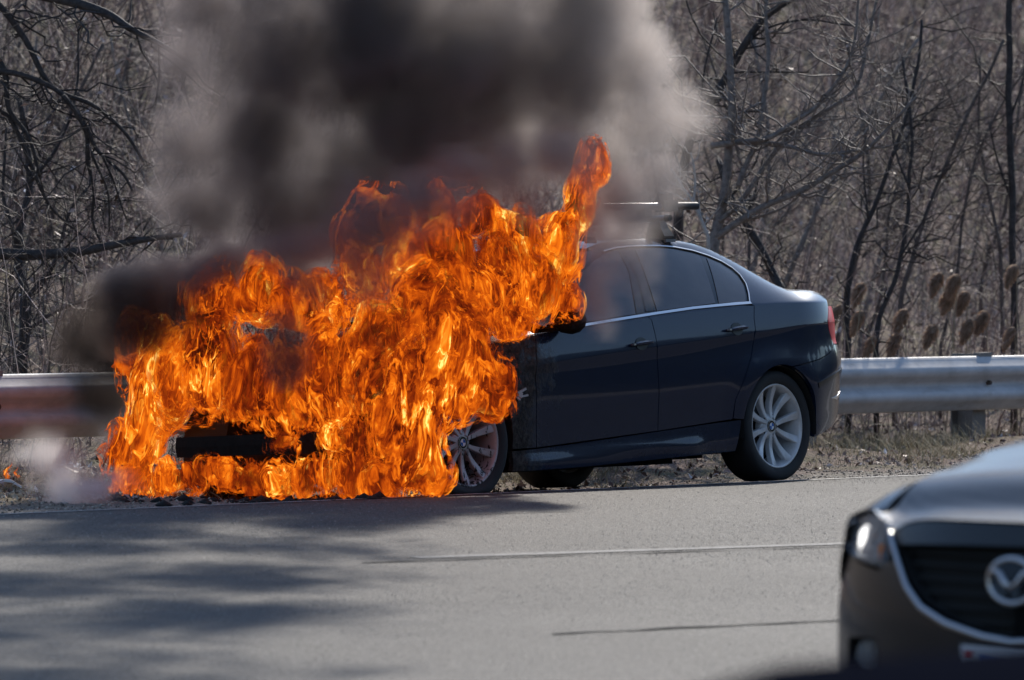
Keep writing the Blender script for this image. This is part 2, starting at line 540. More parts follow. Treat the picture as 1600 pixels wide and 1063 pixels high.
# --- materials
def car_paint(name, col, char=False):
    m, nt, b = material(name)
    co = nt.coord()
    fl_ = nt.noise(co, 900, 1)
    dirt = nt.noise(co, 6, 5, 0.65)
    dirt2 = nt.noise(co, 34, 4, 0.7)
    base = nt.mix(nt.range(fl_, 0.45, 0.75), col, tuple(c * 1.6 for c in col))
    sep = nt.new('ShaderNodeSeparateXYZ'); nt.put(sep.inputs[0], co)
    # road film, heavier low on the flank; soot and blistered paint close to the fire
    film = nt.math('MULTIPLY', nt.range(sep.outputs[2], 0.62, 0.15), nt.range(dirt, 0.25, 0.75, 0.35, 1.0))
    film = nt.math('MULTIPLY', film, 0.13)
    base = nt.mix(film, base, (0.085, 0.072, 0.060))
    edge = nt.math('ADD', sep.outputs[0], nt.math('MULTIPLY', nt.math('SUBTRACT', dirt, 0.5), 0.9))
    edge = nt.math('ADD', edge, nt.math('MULTIPLY', nt.math('SUBTRACT', dirt2, 0.5), 0.25))
    burn = nt.range(edge, 2.14, 2.36)
    charc = nt.ramp(dirt2, [(0.3, (0.012, 0.011, 0.011)), (0.5, (0.04, 0.034, 0.03)), (0.66, (0.07, 0.06, 0.053)), (0.8, (0.12, 0.107, 0.097))])
    base = nt.mix(burn, base, charc)
    nt.put(b.inputs['Base Color'], base)
    nt.put(b.inputs['Roughness'], nt.math('ADD', nt.math('MULTIPLY', burn, 0.55), nt.math('MULTIPLY_ADD', film, 0.5, 0.24)))
    b.inputs['Metallic'].default_value = 0.35
    nt.put(b.inputs['Metallic'], nt.range(burn, 0, 1, 0.12, 0.0))
    b.inputs['Specular IOR Level'].default_value = 0.12
    nt.put(b.inputs['Coat Weight'], nt.range(nt.math('ADD', burn, nt.math('MULTIPLY', film, 1.2)), 0, 1, 0.62, 0.0))
    nt.put(b.inputs['Coat Roughness'], nt.range(dirt2, 0.3, 0.8, 0.03, 0.08))
    nt.put(b.inputs['Normal'], nt.bump(nt.math('MULTIPLY', dirt2, burn), 0.6, 0.01))
    return m
m_paintwork = car_paint('dark blue metallic paint', (0.007, 0.014, 0.036))
m_charred = simple('charred metal', (0.016, 0.013, 0.012), 0.9, var=0.6, scale=22, bump=0.5, Specular_IOR_Level=0.08)
m_sootglass = simple('sooted glass', (0.012, 0.010, 0.009), 0.8, var=.5, scale=9, Specular_IOR_Level=0.1)
m_blackgloss = simple('black gloss plastic', (0.008, 0.008, 0.009), 0.18)
m_blackplastic = simple('black plastic', (0.018, 0.018, 0.019), 0.6, var=0.3, scale=30)
m_rubber = simple('tyre rubber', (0.017, 0.017, 0.018), 0.78, var=0.35, scale=16, bump=0.15)
m_chrome = simple('brushed bright trim', (0.60, 0.60, 0.61), 0.30, 1.0)
m_under = simple('underbody', (0.010, 0.010, 0.010), 0.9)
m_glass, nt, b = material('tinted smoky glass')
nz = nt.noise(nt.coord(), 2.6, 4, 0.55)
nt.put(b.inputs['Base Color'], nt.mix(nt.range(nz, .35, .65), (0.040, 0.040, 0.048), (0.080, 0.075, 0.078)))
b.inputs['Roughness'].default_value = 0.06
b.inputs['IOR'].default_value = 1.52
m_alloy, nt, b = material('silver alloy')
nz = nt.noise(nt.coord(), 14, 4, 0.65)
nt.put(b.inputs['Base Color'], nt.mix(nt.range(nz, .35, .8), (0.66, 0.66, 0.67), (0.46, 0.44, 0.42)))
b.inputs['Metallic'].default_value = 0.2; b.inputs['Roughness'].default_value = 0.36
m_alloy_burnt, nt, b = material('scorched alloy')
co = nt.coord()
sc = nt.new('ShaderNodeMapping'); nt.put(sc.inputs[0], co); sc.inputs['Scale'].default_value = (1, 1, .35)
nz = nt.noise(sc.outputs[0], 34, 4, 0.7, 0.6)
sep = nt.new('ShaderNodeSeparateXYZ'); nt.put(sep.inputs[0], co)
mel = nt.math('ADD', nz, nt.range(sep.outputs[2], 0.06, -0.24, -0.02, 0.14))
nt.put(b.inputs['Base Color'], nt.mix(nt.range(mel, .61, .63), (0.42, 0.41, 0.41), (0.015, 0.013, 0.013)))
b.inputs['Metallic'].default_value = 0.4; b.inputs['Roughness'].default_value = 0.5
m_taillens = simple('red tail lens', (0.88, 0.040, 0.060), 0.30, Specular_IOR_Level=0.25)
m_bolt = simple('bolt recess', (0.02, 0.02, 0.02), 0.6)

# --- panels cut from the flank
CR_PTS = []
def panel(name, poly, mat, parent, off=0.0, step=0.045, rim=0.02, yfun=None, mirror=True, tuck=0.0):
    yf = yfun or side_y
    pts = []
    n = len(poly)
    for i in range(n):
        a = Vector(poly[i]); c = Vector(poly[(i + 1) % n])
        k = max(1, int((c - a).length / (step * 0.7)))
        for j in range(k): pts.append(a.lerp(c, j / k))
    nb = len(pts)
    edges = [(i, (i + 1) % nb) for i in range(nb)]
    xs = [p.x for p in pts]; zs = [p.y for p in pts]
    def inside(x, z):
        r = False; j = nb - 1
        for i in range(nb):
            if (zs[i] > z) != (zs[j] > z) and x < (xs[j] - xs[i]) * (z - zs[i]) / (zs[j] - zs[i]) + xs[i]: r = not r
            j = i
        return r
    inner = []
    x = min(xs) + step * .5
    while x < max(xs):
        cand = []
        z = min(zs) + step * .5
        while z < max(zs): cand.append(z); z += step
        zc, cw, zb, zr = z_crease(x), crease_w(x), z_belt(x), z_rail(x)
        cand = [z for z in cand if abs(z - zc) > .016 and abs(z - zc + cw) > .016]
        cand += [zc + .007, zc, zc - .006, zc - cw, zc - cw - .007, zc - cw + .006, zb - .01, zb + .01]
        cand += [zb + (zr - zb) * s for s in (.5, .75, .88, .95, .985)]
        inner += [(x, z) for z in cand]
        x += step
    bx = np.array(xs); bz = np.array(zs)
    ok = []
    for (x, z) in inner:
        if not (min(xs) < x < max(xs) and min(zs) < z < max(zs)) or not inside(x, z): continue
        if np.min((bx - x) ** 2 + (bz - z) ** 2) < (step * .22) ** 2: continue
        ok.append(Vector((x, z)))
    r = delaunay_2d_cdt(pts + ok, edges, [], 1, 1e-5)
    V2, F2 = r[0], r[2]
    def P3(p): return Vector((p.x, yf(p.x, p.y) + off, p.y))
    def N3(p):
        e = .003
        dx = (yf(p.x + e, p.y) - yf(p.x - e, p.y)) / (2 * e); dz = (yf(p.x, p.y + e) - yf(p.x, p.y - e)) / (2 * e)
        return Vector((-dx, 1, -dz)).normalized()
    verts = [P3(p) for p in V2]; norms = [N3(p) for p in V2]
    faces = []
    for f in F2:
        a, c, d = (V2[i] for i in f[:3])
        cr = (c.x - a.x) * (d.y - a.y) - (c.y - a.y) * (d.x - a.x)
        faces.append(list(f) if cr < 0 else list(f)[::-1])
    # turned-in rim
    cnt = {}
    for f in faces:
        for i in range(len(f)):
            a, c = f[i], f[(i + 1) % len(f)]
            cnt[(a, c)] = 1
    bd = [(a, c) for (a, c) in cnt if (c, a) not in cnt]
    mp = {}
    for a, c in bd:
        for q in (a, c):
            if q not in mp:
                mp[q] = len(verts); o = norms[q]
                verts.append(verts[q] + o * -0.0015); norms.append(o)
                verts.append(verts[q] - o * rim); norms.append(o)
    rimf = []
    for a, c in bd:
        rimf.append([c, a, mp[a] + 1, mp[c] + 1])
    o = mesh_obj(name, verts, faces + rimf, mat, parent, True)
    me = o.data
    loops = []
    nmain = len(faces)
    for pi, pl in enumerate(me.polygons):
        for li in pl.loop_indices:
            vi = me.loops[li].vertex_index
            loops.append(tuple(norms[vi]) if pi < nmain else tuple(pl.normal))
    me.normals_split_custom_set(loops)
    if mirror:
        c = o.copy(); COL.objects.link(c); c.parent = parent; c.scale = (1, -1, 1)
        c['unseen_side'] = True
        del c['unseen_side']
    return o

def arc(cx, cz, r, a0, a1, n=24):
    return [(cx + r * math.cos(a0 + (a1 - a0) * i / n), cz + r * math.sin(a0 + (a1 - a0) * i / n)) for i in range(n + 1)]
def offset_line(pts, d):
    out = []
    for i, p in enumerate(pts):
        a = Vector(pts[max(0, i - 1)]); c = Vector(pts[min(len(pts) - 1, i + 1)])
        t = (c - a).normalized()
        out.append((p[0] - t.y * d, p[1] + t.x * d))
    return out

car = empty('burning_car', mat=CAR_M)
props(car, 'dark blue sedan on the verge with its front half on fire', 'car')

DLO = [(2.06, .915), (1.98, .985), (1.8, 1.10), (1.6, 1.21), (1.4, 1.295), (1.27, 1.335), (1.154, 1.353), (.978, 1.362), (.761, 1.361), (.615, 1.352), (.471, 1.331), (.347, 1.300), (.244, 1.264), (.185, 1.225), (.162, 1.181), (.172, 1.128), (.213, 1.071), (.257, 1.022)]
def end_x(z, t=.86):
    lo, hi = -1.05, -.2
    for _ in range(40):
        mid = (lo + hi) / 2
        if plan(mid, z) < (1 - t ** 2.5) ** .4: lo = mid
        else: hi = mid
    return lo
RD = [(.236, .998), (.262, .93), (.270, .86), (.277, .81), (.312, .72), (.390, .596), (.470, .472), (.486, .365)]
DC = [(1.219, .958), (1.190, .935), (1.185, .865), (1.181, .793), (1.174, .723), (1.170, .581), (1.163, .322)]
FD = [(2.213, .882), (2.245, .76), (2.252, .645), (2.246, .472), (2.234, .266)]
GAPLINE = [(-.554, .768), (-.50, .735), (-.451, .714), (-.32, .683), (-.20, .666)]
TAILF = [(-.545, .985), (-.478, .905), (-.490, .85), (-.554, .768)]
g_ = .003
archR = arc(XR, HUB, ARCH, R(106), R(8.0), 26)
quarter = [(-.055, .648)] + archR[0:] + [(.486 - g_ - .004, .368)] + [(x - g_, z) for x, z in RD[::-1][1:]] + [(.262, 1.014)] + DLO[::-1] \
    + [(2.12, .935)] + [(x, z_rail(x) - .0005) for x in np.linspace(2.1, -.72, 60)] + [(-.66, 1.045), (-.58, 1.02)] + [(x + g_, z) for x, z in TAILF] + GAPLINE[1:]
panel('quarter_panel', quarter, m_paintwork, car)
rear_door = [(x + g_, z) for x, z in RD] + [(x - g_, z) for x, z in DC[::-1]] + [(.9, .982), (.575, .998), (.40, 1.003)]
panel('rear_door', rear_door, m_paintwork, car)
front_door = [(x + g_, z) for x, z in DC] + [(x - g_, z) for x, z in FD[::-1]] + [(1.96, .898), (1.51, .934), (1.3, .951)]
fdo = panel('front_door', front_door, m_paintwork, car)
front_fender = [(x + g_, z) for x, z in FD] + arc(XF, HUB, ARCH, R(188), R(64), 30) + [(3.12, .625), (3.2, .66), (3.17, .74), (3.08, .79), (2.95, .80)] + [(x, z_rail(x) - .004) for x in (2.9, 2.7, 2.5, 2.36, 2.22)]
panel('front_fender', front_fender, m_paintwork, car)
# side skirt with its own ledge
skl = pchip([(.14, .845), (.165, .866), (.205, .874), (.232, .8785), (.240, .878), (.262, .872), (.30, .868), (.37, .868)])
skl0 = pchip([(.14, .835), (.18, .860), (.26, .868), (.37, .868)])
def skirt_y(x, z):
    k = sstep(.68, .86, x)
    zz = z - (.5 * (.363 + .181) - .272) - (.056 * (.8 - x) / 1.0 - .0) * .5
    return skl0(zz) * (1 - k) + skl(zz) * k + .016 * math.exp(-((math.hypot(x - XR, z - HUB) - ARCH) / .085) ** 2) * .5
side_skirt = [(.398, .358), (.452, .184), (.7, .177), (1.287, .161), (1.845, .147), (2.3, .142), (2.456, .145), (2.447, .252), (2.223, .258), (1.891, .274), (1.163, .316), (.7, .343)]
panel('side_skirt', side_skirt, m_paintwork, car, yfun=skirt_y, rim=.03)
bumper_r = [(-.062, .642)] + [(x, z - .006) for x, z in GAPLINE[::-1]] + [(end_x(.765), .762), (end_x(.66), .66), (end_x(.55), .55), (end_x(.45), .45), (-.74, .375), (-.66, .335), (-.557, .298), (-.42, .265), (-.290, .238)] + arc(XR, HUB, ARCH, R(192), R(109), 18)
panel('rear_bumper', bumper_r, m_paintwork, car, rim=.03)
tail = [(x - .003, z) for x, z in TAILF] + [(end_x(.765), .77), (end_x(.85), .85), (end_x(.93), .93), (end_x(.985), .985)]
panel('tail_light', tail, m_taillens, car, off=.001, step=.03)
# glasshouse: gloss black backing, panes, bright trim
backing = DLO + [(.262, 1.010), (.575, 1.000), (1.126, .967), (1.51, .938), (1.854, .908)]
panel('window_frame', backing, m_blackgloss, car, off=-.008, rim=.01)
belt = lambda d: [(2.02, .897 + d), (1.854, .908 + d), (1.51, .937 + d), (1.126, .967 + d), (.8, .990 + d), (.575, 1.000 + d), (.40, 1.0065 + d)]
panel('window', [(2.0, .918), (1.95, .975), (1.79, 1.085), (1.6, 1.19), (1.4, 1.276), (1.26, 1.318), (1.142, 1.335), (1.166, 1.21), (1.30, .972), (1.51, .957), (1.854, .926)], m_glass, car, off=-.004, rim=.003)
panel('window', [(.985, 1.338), (.778, 1.343), (.634, 1.334), (.511, 1.313), (.436, 1.293), (.566, 1.020), (.8, 1.006), (1.105, .986), (1.039, 1.175)], m_glass, car, off=-.004, rim=.003)
panel('quarter_window', [(.379, 1.280), (.30, 1.246), (.235, 1.205), (.203, 1.17), (.205, 1.125), (.25, 1.062), (.285, 1.026), (.40, 1.023), (.536, 1.018)], m_glass, car, off=-.004, rim=.003)
panel('pillar_cover', [(1.102, 1.337), (1.000, 1.338), (1.05, 1.18), (1.118, .99), (1.205, .985), (1.12, 1.17)], m_blackgloss, car, off=-.002, rim=.004)
panel('pillar_cover', [(1.136, 1.335), (1.108, 1.337), (1.126, 1.17), (1.210, .985), (1.292, .974), (1.16, 1.21)], m_blackgloss, car, off=-.003, rim=.004)
inner = offset_line(DLO[5:], .0065)
panel('window_trim', DLO[5:] + inner[::-1], m_chrome, car, off=.003, rim=.006, step=.03)
panel('belt_trim', belt(.0) + [(.262, 1.011), (.262, 1.024), (.40, 1.0215)] + belt(.0135)[::-1][1:], m_chrome, car, off=.010, rim=.012, step=.03)
# turned-up edge of the door under the glass
# --- top panels
def top_sheet(name, xs, mat, parent, ny=14, inset=.0, zf=None, y0=1.0):
    verts = []; norms = []; faces = []
    for x in xs:
        yr = y_rail(x) * plan(x, z_rail(x)) - inset
        for j in range(ny + 1):
            y = yr * (-1 + 2 * j / ny)
            verts.append(Vector((x, y, (zf or top_z)(x, y))))
    n = ny + 1
    for i in range(len(xs) - 1):
        for j in range(ny):
            a = i * n + j; faces.append((a, a + n, a + n + 1, a + 1))
    o = mesh_obj(name, verts, faces, mat, parent, True)
    if o.data.polygons[len(faces) // 2].normal.z < 0:
        o.data.flip_normals()
    return o
top_sheet('roof', np.linspace(.13, 1.40, 26), m_paintwork, car)
top_sheet('rear_window', np.linspace(-.46, .125, 14), m_glass, car, inset=.012)
top_sheet('boot_lid', np.linspace(-.99, -.465, 16), m_paintwork, car, inset=.004)
top_sheet('windscreen', np.linspace(1.405, 2.27, 16), m_sootglass, car, inset=.02)
bon = top_sheet('bonnet', np.linspace(2.30, 3.05, 20), m_charred, car, inset=.004)
# --- rear face
def end_sheet(name, zs, mat, parent, rear=True, ny=20, back=0.0):
    verts = []; faces = []
    for z in zs:
        zz = min(z, z_rail(-.9 if rear else 3.3) - .002)
        for j in range(ny + 1):
            c = -1 + 2 * j / ny
            if rear:
                t = .985 * math.cos(c * math.pi / 2 * .62) if False else None
                # walk round the end of the plan curve
                th = (1 - abs(c)) * .14
                lo = end_x(zz, .86 + min(.1398, th))
                x = lo
                y = side_y(x, zz) * (1 if abs(c) > 1e-6 else 0)
            else:
                y = side_y(3.0, zz) * .80 * abs(c)
                y0 = side_y(2.8, zz)
                e = .70 - .12 * sstep(.55, .9, zz) - .05 * sstep(.4, .15, zz)
                x = 2.85 + e * max(0, 1 - (min(1, y / max(y0, .1))) ** 2.5) ** .4 - back
            verts.append((x, math.copysign(y, c), z))
    n = ny + 1
    for i in range(len(zs) - 1):
        for j in range(ny):
            a = i * n + j; faces.append((a, a + 1, a + n + 1, a + n))
    return mesh_obj(name, verts, faces, mat, parent, True)
end_sheet('rear_bumper', [.33, .36, .45, .55, .60, .64, .70, .765], m_paintwork, car)
end_sheet('boot_lid', [.772, .85, .93, 1.0, 1.04], m_paintwork, car)
# --- burnt front: charred panel behind the flames, crash beam, lamps, twin grille
end_sheet('radiator_panel', [.30, .42, .55, .68, .74], m_charred, car, False, back=.50)
mb = MB()
for j in range(16):
    pass
vb = []
for s in (0, 1):
    pass
beam_pts = [(3.44 + .09 * (1 - (y / .66) ** 2), y) for y in np.linspace(-.66, .62, 15)]
mb = MB(); vv = []; ff = []
for x, y in beam_pts:
    for dx, dz in ((-.07, -.055), (0, -.055), (.012, 0), (0, .055), (-.07, .055)): vv.append((x + dx, y, .352 + dz))
for i in range(len(beam_pts) - 1):
    for k in range(5):
        a = i * 5 + k; c = i * 5 + (k + 1) % 5
        ff.append((a, c, c + 5, a + 5))
ff += [(4, 3, 2, 1, 0), tuple(len(vv) - 5 + k for k in range(5))]
mesh_obj('bumper_beam', vv, ff, m_charred, car)
for sy in (-.42, .42):
    mb = MB(); mb.box(3.26, 3.42, sy - .03, sy + .03, .12, .30); mb.build('beam_bracket', m_charred, car)
for sy in (-1, 1):
    mb = MB()
    mb.tube([(3.02, sy * .56, .62), (2.92, sy * .60, .625)], [.085, .095], 14); mb.build('headlamp', m_charred, car)
    mb = MB(); ring = [(3.06, sy * .13 + .10 * math.cos(a) * 1.0, .62 + .075 * math.sin(a)) for a in np.linspace(0, 2 * math.pi, 17)]
    mb.tube(ring, .012, 5, False); mb.build('grille', m_charred, car)
# --- underbody, sills and cabin
mb = MB(); mb.box(-.55, 3.15, -.62, .62, .17, .34); mb.box(.60, 2.30, -.80, .80, .19, .32); mb.box(-.85, -.3, -.55, .55, .26, .45)
mb.box(.72, 1.02, .45, .62, .13, .20); mb.box(1.2, 2.2, .30, .70, .135, .20); mb.box(.35, .55, .30, .55, .15, .22)
mb.build('underbody', m_under, car)
mb = MB(); mb.box(.40, 2.30, -.80, .80, .32, .88); mb.box(-.5, .0, -.72, .72, .70, .95); mb.box(.55, 2.2, -.60, .60, .88, 1.0)
mb.build('cabin', m_under, car)
for cx in (XR, XF):
    for sy in (-1, 1):
        mb = MB(); a_ = np.linspace(R(-10), R(190), 18); vv = []; ff = []
        for a in a_:
            for y, rr in ((.885, ARCH - .004), (.55, ARCH + .02)):
                vv.append((cx + rr * math.cos(a), sy * y, HUB + rr * math.sin(a)))
        for i in range(len(a_) - 1): ff.append((2 * i, 2 * i + 1, 2 * i + 3, 2 * i + 2))
        c0 = len(vv); vv.append((cx, sy * .55, HUB))
        for i in range(len(a_) - 1): ff.append((2 * i + 1, c0, 2 * i + 3))
        mesh_obj('wheel_arch_liner', vv, ff, m_under, car)

# --- wheels
def lathe(prof, n, axis_y=0.0):
    """prof: (r, y) pairs turned about the wheel's axle."""
    v = []; f = []
    for i in range(n):
        a = 2 * math.pi * i / n
        for r, y in prof: v.append((r * math.cos(a), y, r * math.sin(a)))
    k = len(prof)
    for i in range(n):
        for j in range(k - 1):
            a = i * k + j; c = ((i + 1) % n) * k + j
            f.append((a, a + 1, c + 1, c))
    return v, f

m_roundel_b = simple('enamel blue', (0.02, 0.13, 0.45), 0.25)
m_roundel_w = simple('enamel white', (0.75, 0.77, 0.80), 0.25)
m_roundel_k = simple('enamel black', (0.02, 0.02, 0.025), 0.25)
def wheel(name, alloy, flat=0.0, detail=True, phase=0):
    w_ = empty(name); w_.parent = car
    tp = [(.222, -.095), (.245, -.108), (.29, -.113), (.307, -.105), (.316, -.085), (.318, -.04), (.318, .04), (.316, .085), (.307, .105), (.292, .113), (.262, .112), (.244, .104), (.236, .094)]
    v, f = lathe(tp, 72)
    if flat:
        v = [(x, y * (1 + 1.1 * max(0, -z - .22)), max(z, -(.318 - flat)) if z < 0 else z) for x, y, z in v]
    else:
        v = [(x, y * (1 + .35 * max(0, -z - .25)), max(z, -.309)) for x, y, z in v]
    mesh_obj('tyre', v, f, m_rubber, w_, True)
    rp = [(.236, .094), (.240, .099), (.236, .101), (.229, .097), (.222, .080), (.212, .03), (.205, -.06), (.215, -.095), (.225, -.1)]
    v, f = lathe(rp, 64)
    rim = mesh_obj('rim', v, f, alloy, w_, True)
    # brake disc and dark well behind the spokes
    v, f = lathe([(.0, -.02), (.15, -.02), (.155, -.03), (.155, -.05)], 40)
    mesh_obj('brake_disc', v, f, m_bolt, w_, True)
    v, f = lathe([(.0, -.07), (.212, -.07)], 32); mesh_obj('wheel_well', v, f, m_under, w_)
    if not detail: return w_
    # five pairs of spokes
    for k in range(5):
        for s in (-1, 1):
            vv = []; ff = []
            secs = []
            for t in np.linspace(0, 1, 9):
                r = .048 + t * .182
                off = (.019 + .052 * t) * s
                hw = .0125 + .0120 * t ** 1.4
                y = .058 + .030 * t ** 1.6 - .012 * math.sin(t * math.pi)
                secs.append((r, off, hw, y))
            for r, off, hw, y in secs:
                rr = math.sqrt(max(1e-6, r * r - off * off)) if r > abs(off) else r
                for ox, dy in ((-hw, -.030), (-hw, -.003), (-hw + .004, .001), (hw - .004, .001), (hw, -.003), (hw, -.030)):
                    vv.append((rr, y + dy, off + ox))
            for i in range(8):
                for j in range(6):
                    a = i * 6 + j; c = i * 6 + (j + 1) % 6
                    ff.append((a, c, c + 6, a + 6))
            a0 = R(76 + 72 * k + phase)
            M = Matrix.Rotation(-a0, 4, 'Y')
            vv = [M @ Vector(p) for p in vv]
            o = mesh_obj('spoke', vv, ff, alloy, rim, True)
            o.data.set_sharp_from_angle(angle=R(40))
    v, f = lathe([(.0, .056), (.040, .056), (.052, .052), (.066, .044), (.074, .030), (.074, .0)], 40)
    hub = mesh_obj('hub', v, f, alloy, rim, True)
    for k in range(5):
        a0 = R(76 + 72 * k + 36 + phase)
        M = Matrix.Rotation(-a0, 4, 'Y') @ Matrix.Translation((.060, .0505, 0)) @ Matrix.Rotation(R(-90), 4, 'X')
        mb = MB(); n = 14
        ri = [M @ Vector((.0125 * math.cos(2 * math.pi * i / n), .0125 * math.sin(2 * math.pi * i / n), .000)) for i in range(n)]
        mb.add(ri, [list(range(n))]); mb.tube([M @ Vector((.0125 * math.cos(2 * math.pi * i / n), .0125 * math.sin(2 * math.pi * i / n), 0)) for i in range(n + 1)], .0016, 4, False)
        mb.build('wheel_bolt', m_bolt, rim)
    # roundel cap: black ring, blue and white quarters
    cap = empty('hub_cap'); cap.parent = w_
    def disc(r0, r1, a0, a1, y, n=10):
        vv = []; ff = []
        for i in range(n + 1):
            a = a0 + (a1 - a0) * i / n
            vv += [(r0 * math.cos(a), y, r0 * math.sin(a)), (r1 * math.cos(a), y, r1 * math.sin(a))]
        for i in range(n): ff.append((2 * i, 2 * i + 1, 2 * i + 3, 2 * i + 2))
        return vv, ff
    v, f = lathe([(.0, .0600), (.0335, .0600), (.035, .055)], 32); mesh_obj('badge_ring', v, f, m_roundel_k, cap)
    for q in range(4):
        v, f = disc(.001, .0195, R(90 * q + 6), R(90 * q + 96), .0615)
        mesh_obj('badge_quarter', v, f, m_roundel_b if q % 2 else m_roundel_w, cap)
    v, f = disc(.0195, .0215, 0, 2 * math.pi, .062, 32); mesh_obj('badge_rim', v, f, m_chrome, cap)
    v, f = disc(.0315, .0345, 0, 2 * math.pi, .0615, 32); mesh_obj('badge_rim', v, f, m_chrome, cap)
    return w_
wr = wheel('wheel', m_alloy); wr.location = (XR, .762, HUB)
wf = wheel('wheel', m_alloy_burnt, flat=.043, phase=32); wf.location = (XF, .762, HUB); wf.rotation_euler = (0, 0, R(-3))
wf['label'] = 'scorched front wheel on a flat burnt tyre'
for x in (XR, XF):
    o = wheel('wheel', m_alloy, detail=False); o.location = (x, -.762, HUB); o.rotation_euler = (0, 0, math.pi)

# --- door handles
m_scoop_shade = simple('handle scoop shade', (0.006, 0.006, 0.007), 0.4)
def handle(xc, zc, par):
    vv = []; ff = []
    n = 14
    ts = np.linspace(-1, 1, n)
    for t in ts:
        x = xc + t * .098; z = zc + .0035 * (1 - t * t) - t * .007
        hh = .0125 * (1 - .55 * abs(t) ** 3); out = .030 * (1 - t ** 6) ** .5 + .004
        y = side_y(x, z)
        for dz, dy in ((-hh, out * .55), (-hh * .5, out), (hh * .4, out + .001), (hh, out * .72), (hh * .4, out * .25), (-hh * .5, out * .2)):
            vv.append((x, y + dy, z + dz))
    for i in range(n - 1):
        for j in range(6):
            a = i * 6 + j; c = i * 6 + (j + 1) % 6
            ff.append((a, c, c + 6, a + 6))
    ff += [(5, 4, 3, 2, 1, 0), tuple(len(vv) - 6 + k for k in range(6))]
    o = mesh_obj('door_handle', vv, ff, m_paintwork, par, True); o.data.set_sharp_from_angle(angle=R(50))
    # dark disc on the door skin, painted shade of the handle scoop
    vv = [(xc - .005, side_y(xc - .005, zc) + .0035, zc)]; ff = []
    for i in range(24):
        a = 2 * math.pi * i / 24
        x = xc - .004 + .052 * math.cos(a); z = zc + .036 * math.sin(a)
        vv.append((x, side_y(x, z) + .003, z))
    for i in range(24): ff.append((0, 1 + (i + 1) % 24, 1 + i))
    mesh_obj('handle_scoop_shade', vv, ff, m_scoop_shade, par, True)
    mb = MB(); mb.box(xc + .080, xc + .100, side_y(xc + .09, zc) + .012, side_y(xc + .09, zc) + .031, zc - .008, zc + .002)
    mb.build('lock_cap', m_chrome, par)
rdo = [c for c in car.children if c.name == 'rear_door'][0]
handle(1.325, .806, fdo); handle(.445, .870, rdo)

# --- scorched mirror
mb = MB()
vv = []; ff = []
for i, (t, ry, rz_) in enumerate([(0, .03, .025), (.03, .07, .055), (.08, .10, .072), (.13, .105, .075), (.165, .08, .062), (.18, .02, .02)]):
    for k in range(12):
        a = 2 * math.pi * k / 12
        vv.append((2.10 - t * .75, .965 + ry * math.cos(a), .945 + rz_ * math.sin(a)))
for i in range(5):
    for k in range(12):
        a = i * 12 + k; c = i * 12 + (k + 1) % 12
        ff.append((a, c, c + 12, a + 12))
ff += [tuple(range(11, -1, -1)), tuple(60 + k for k in range(12))]
mir = mesh_obj('wing_mirror', vv, ff, m_charred, car, True)
mb = MB(); mb.tube([(2.05, .80, .90), (2.03, .93, .92)], [.03, .022], 6); mb.build('mirror_arm', m_charred, mir)
# melted side marker on the fender
mb = MB()
for (x, z, l, hgt, tl) in ((2.385, .575, .075, .012, .3), (2.40, .555, .03, .03, -.4), (2.36, .548, .055, .010, .1), (2.42, .535, .03, .010, -.5)):
    y = side_y(x, z)
    M = Matrix.Translation((x, y + .005, z)) @ Matrix.Rotation(tl, 4, 'Y')
    mb.box(-l / 2, l / 2, -.004, .006, -hgt / 2, hgt / 2, M)
mb.build('side_marker', simple('ash white plastic', (.42, .40, .38), .6, var=.4, scale=60), car)
# bumper strip and reflector
panel('bumper_strip', [(-.288, .548), (-.45, .585), (-.62, .618), (end_x(.635), .640), (end_x(.60), .615), (-.62, .596), (-.45, .556), (-.30, .518)], m_blackgloss, car, off=.004, rim=.006, step=.03)
panel('reflector', [(-.50, .455), (-.60, .468), (-.70, .492), (-.70, .472), (-.60, .446)], m_chrome, car, off=.004, rim=.004, step=.02)
# --- roof rack on the sedan
rack_alu = simple('grey bar', (0.20, 0.20, 0.21), 0.38, 0.6)
def rack_bar(x, tag_=None):
    r = empty('roof_bar'); r.parent = car
    mb = MB(); mb.tube([(x, -.60, 1.512), (x, .60, 1.512)], [.0175, .0175], 10); mb.build('bar', rack_alu, r, True, 40)
    for sy in (-1, 1):
        mb = MB(); mb.tube([(x, sy * .595, 1.512), (x, sy * .625, 1.512)], [.0215, .019], 12); mb.build('end_cap', m_blackplastic, r, True, 40)
        mb = MB()
        v = []
        for (y, z, hx) in ((.605, 1.385, .045), (.612, 1.41, .045), (.585, 1.455, .036), (.565, 1.495, .028), (.50, 1.495, .028), (.485, 1.45, .036), (.475, 1.405, .04), (.51, 1.398, .04)):
            v += [(x - hx, sy * y, z), (x + hx, sy * y, z)]
        k = 8; f = [tuple(2 * i for i in range(k)), tuple(2 * i + 1 for i in range(k))[::-1]] + [(2 * i, 2 * i + 1, (2 * i + 3) % 16, (2 * i + 2) % 16) for i in range(k)]
        mb.add(v, f); ft = mb.build('foot', m_blackplastic, r)
        mb = MB(); mb.box(x - .045, x + .045, sy * .612 - .004, sy * .612 + .010, 1.375, 1.392); mb.build('foot_pad', rack_alu, ft)
    return r
rack_bar(.645); rack_bar(1.36)
ct = empty('bike_tray'); ct.parent = car
mb = MB(); mb.tube([(.24, .44, 1.586), (1.02, .44, 1.586)], [.021, .021], 10); mb.build('tray_tube', rack_alu, ct, True, 40)
mb = MB(); mb.tube([(.155, .44, 1.586), (.40, .44, 1.586)], [.0225, .0235], 12); mb.build('tray_end', m_blackplastic, ct, True, 40)
mb = MB(); mb.box(.37, .50, .405, .475, 1.555, 1.62); mb.box(.41, .46, .41, .47, 1.62, 1.655)
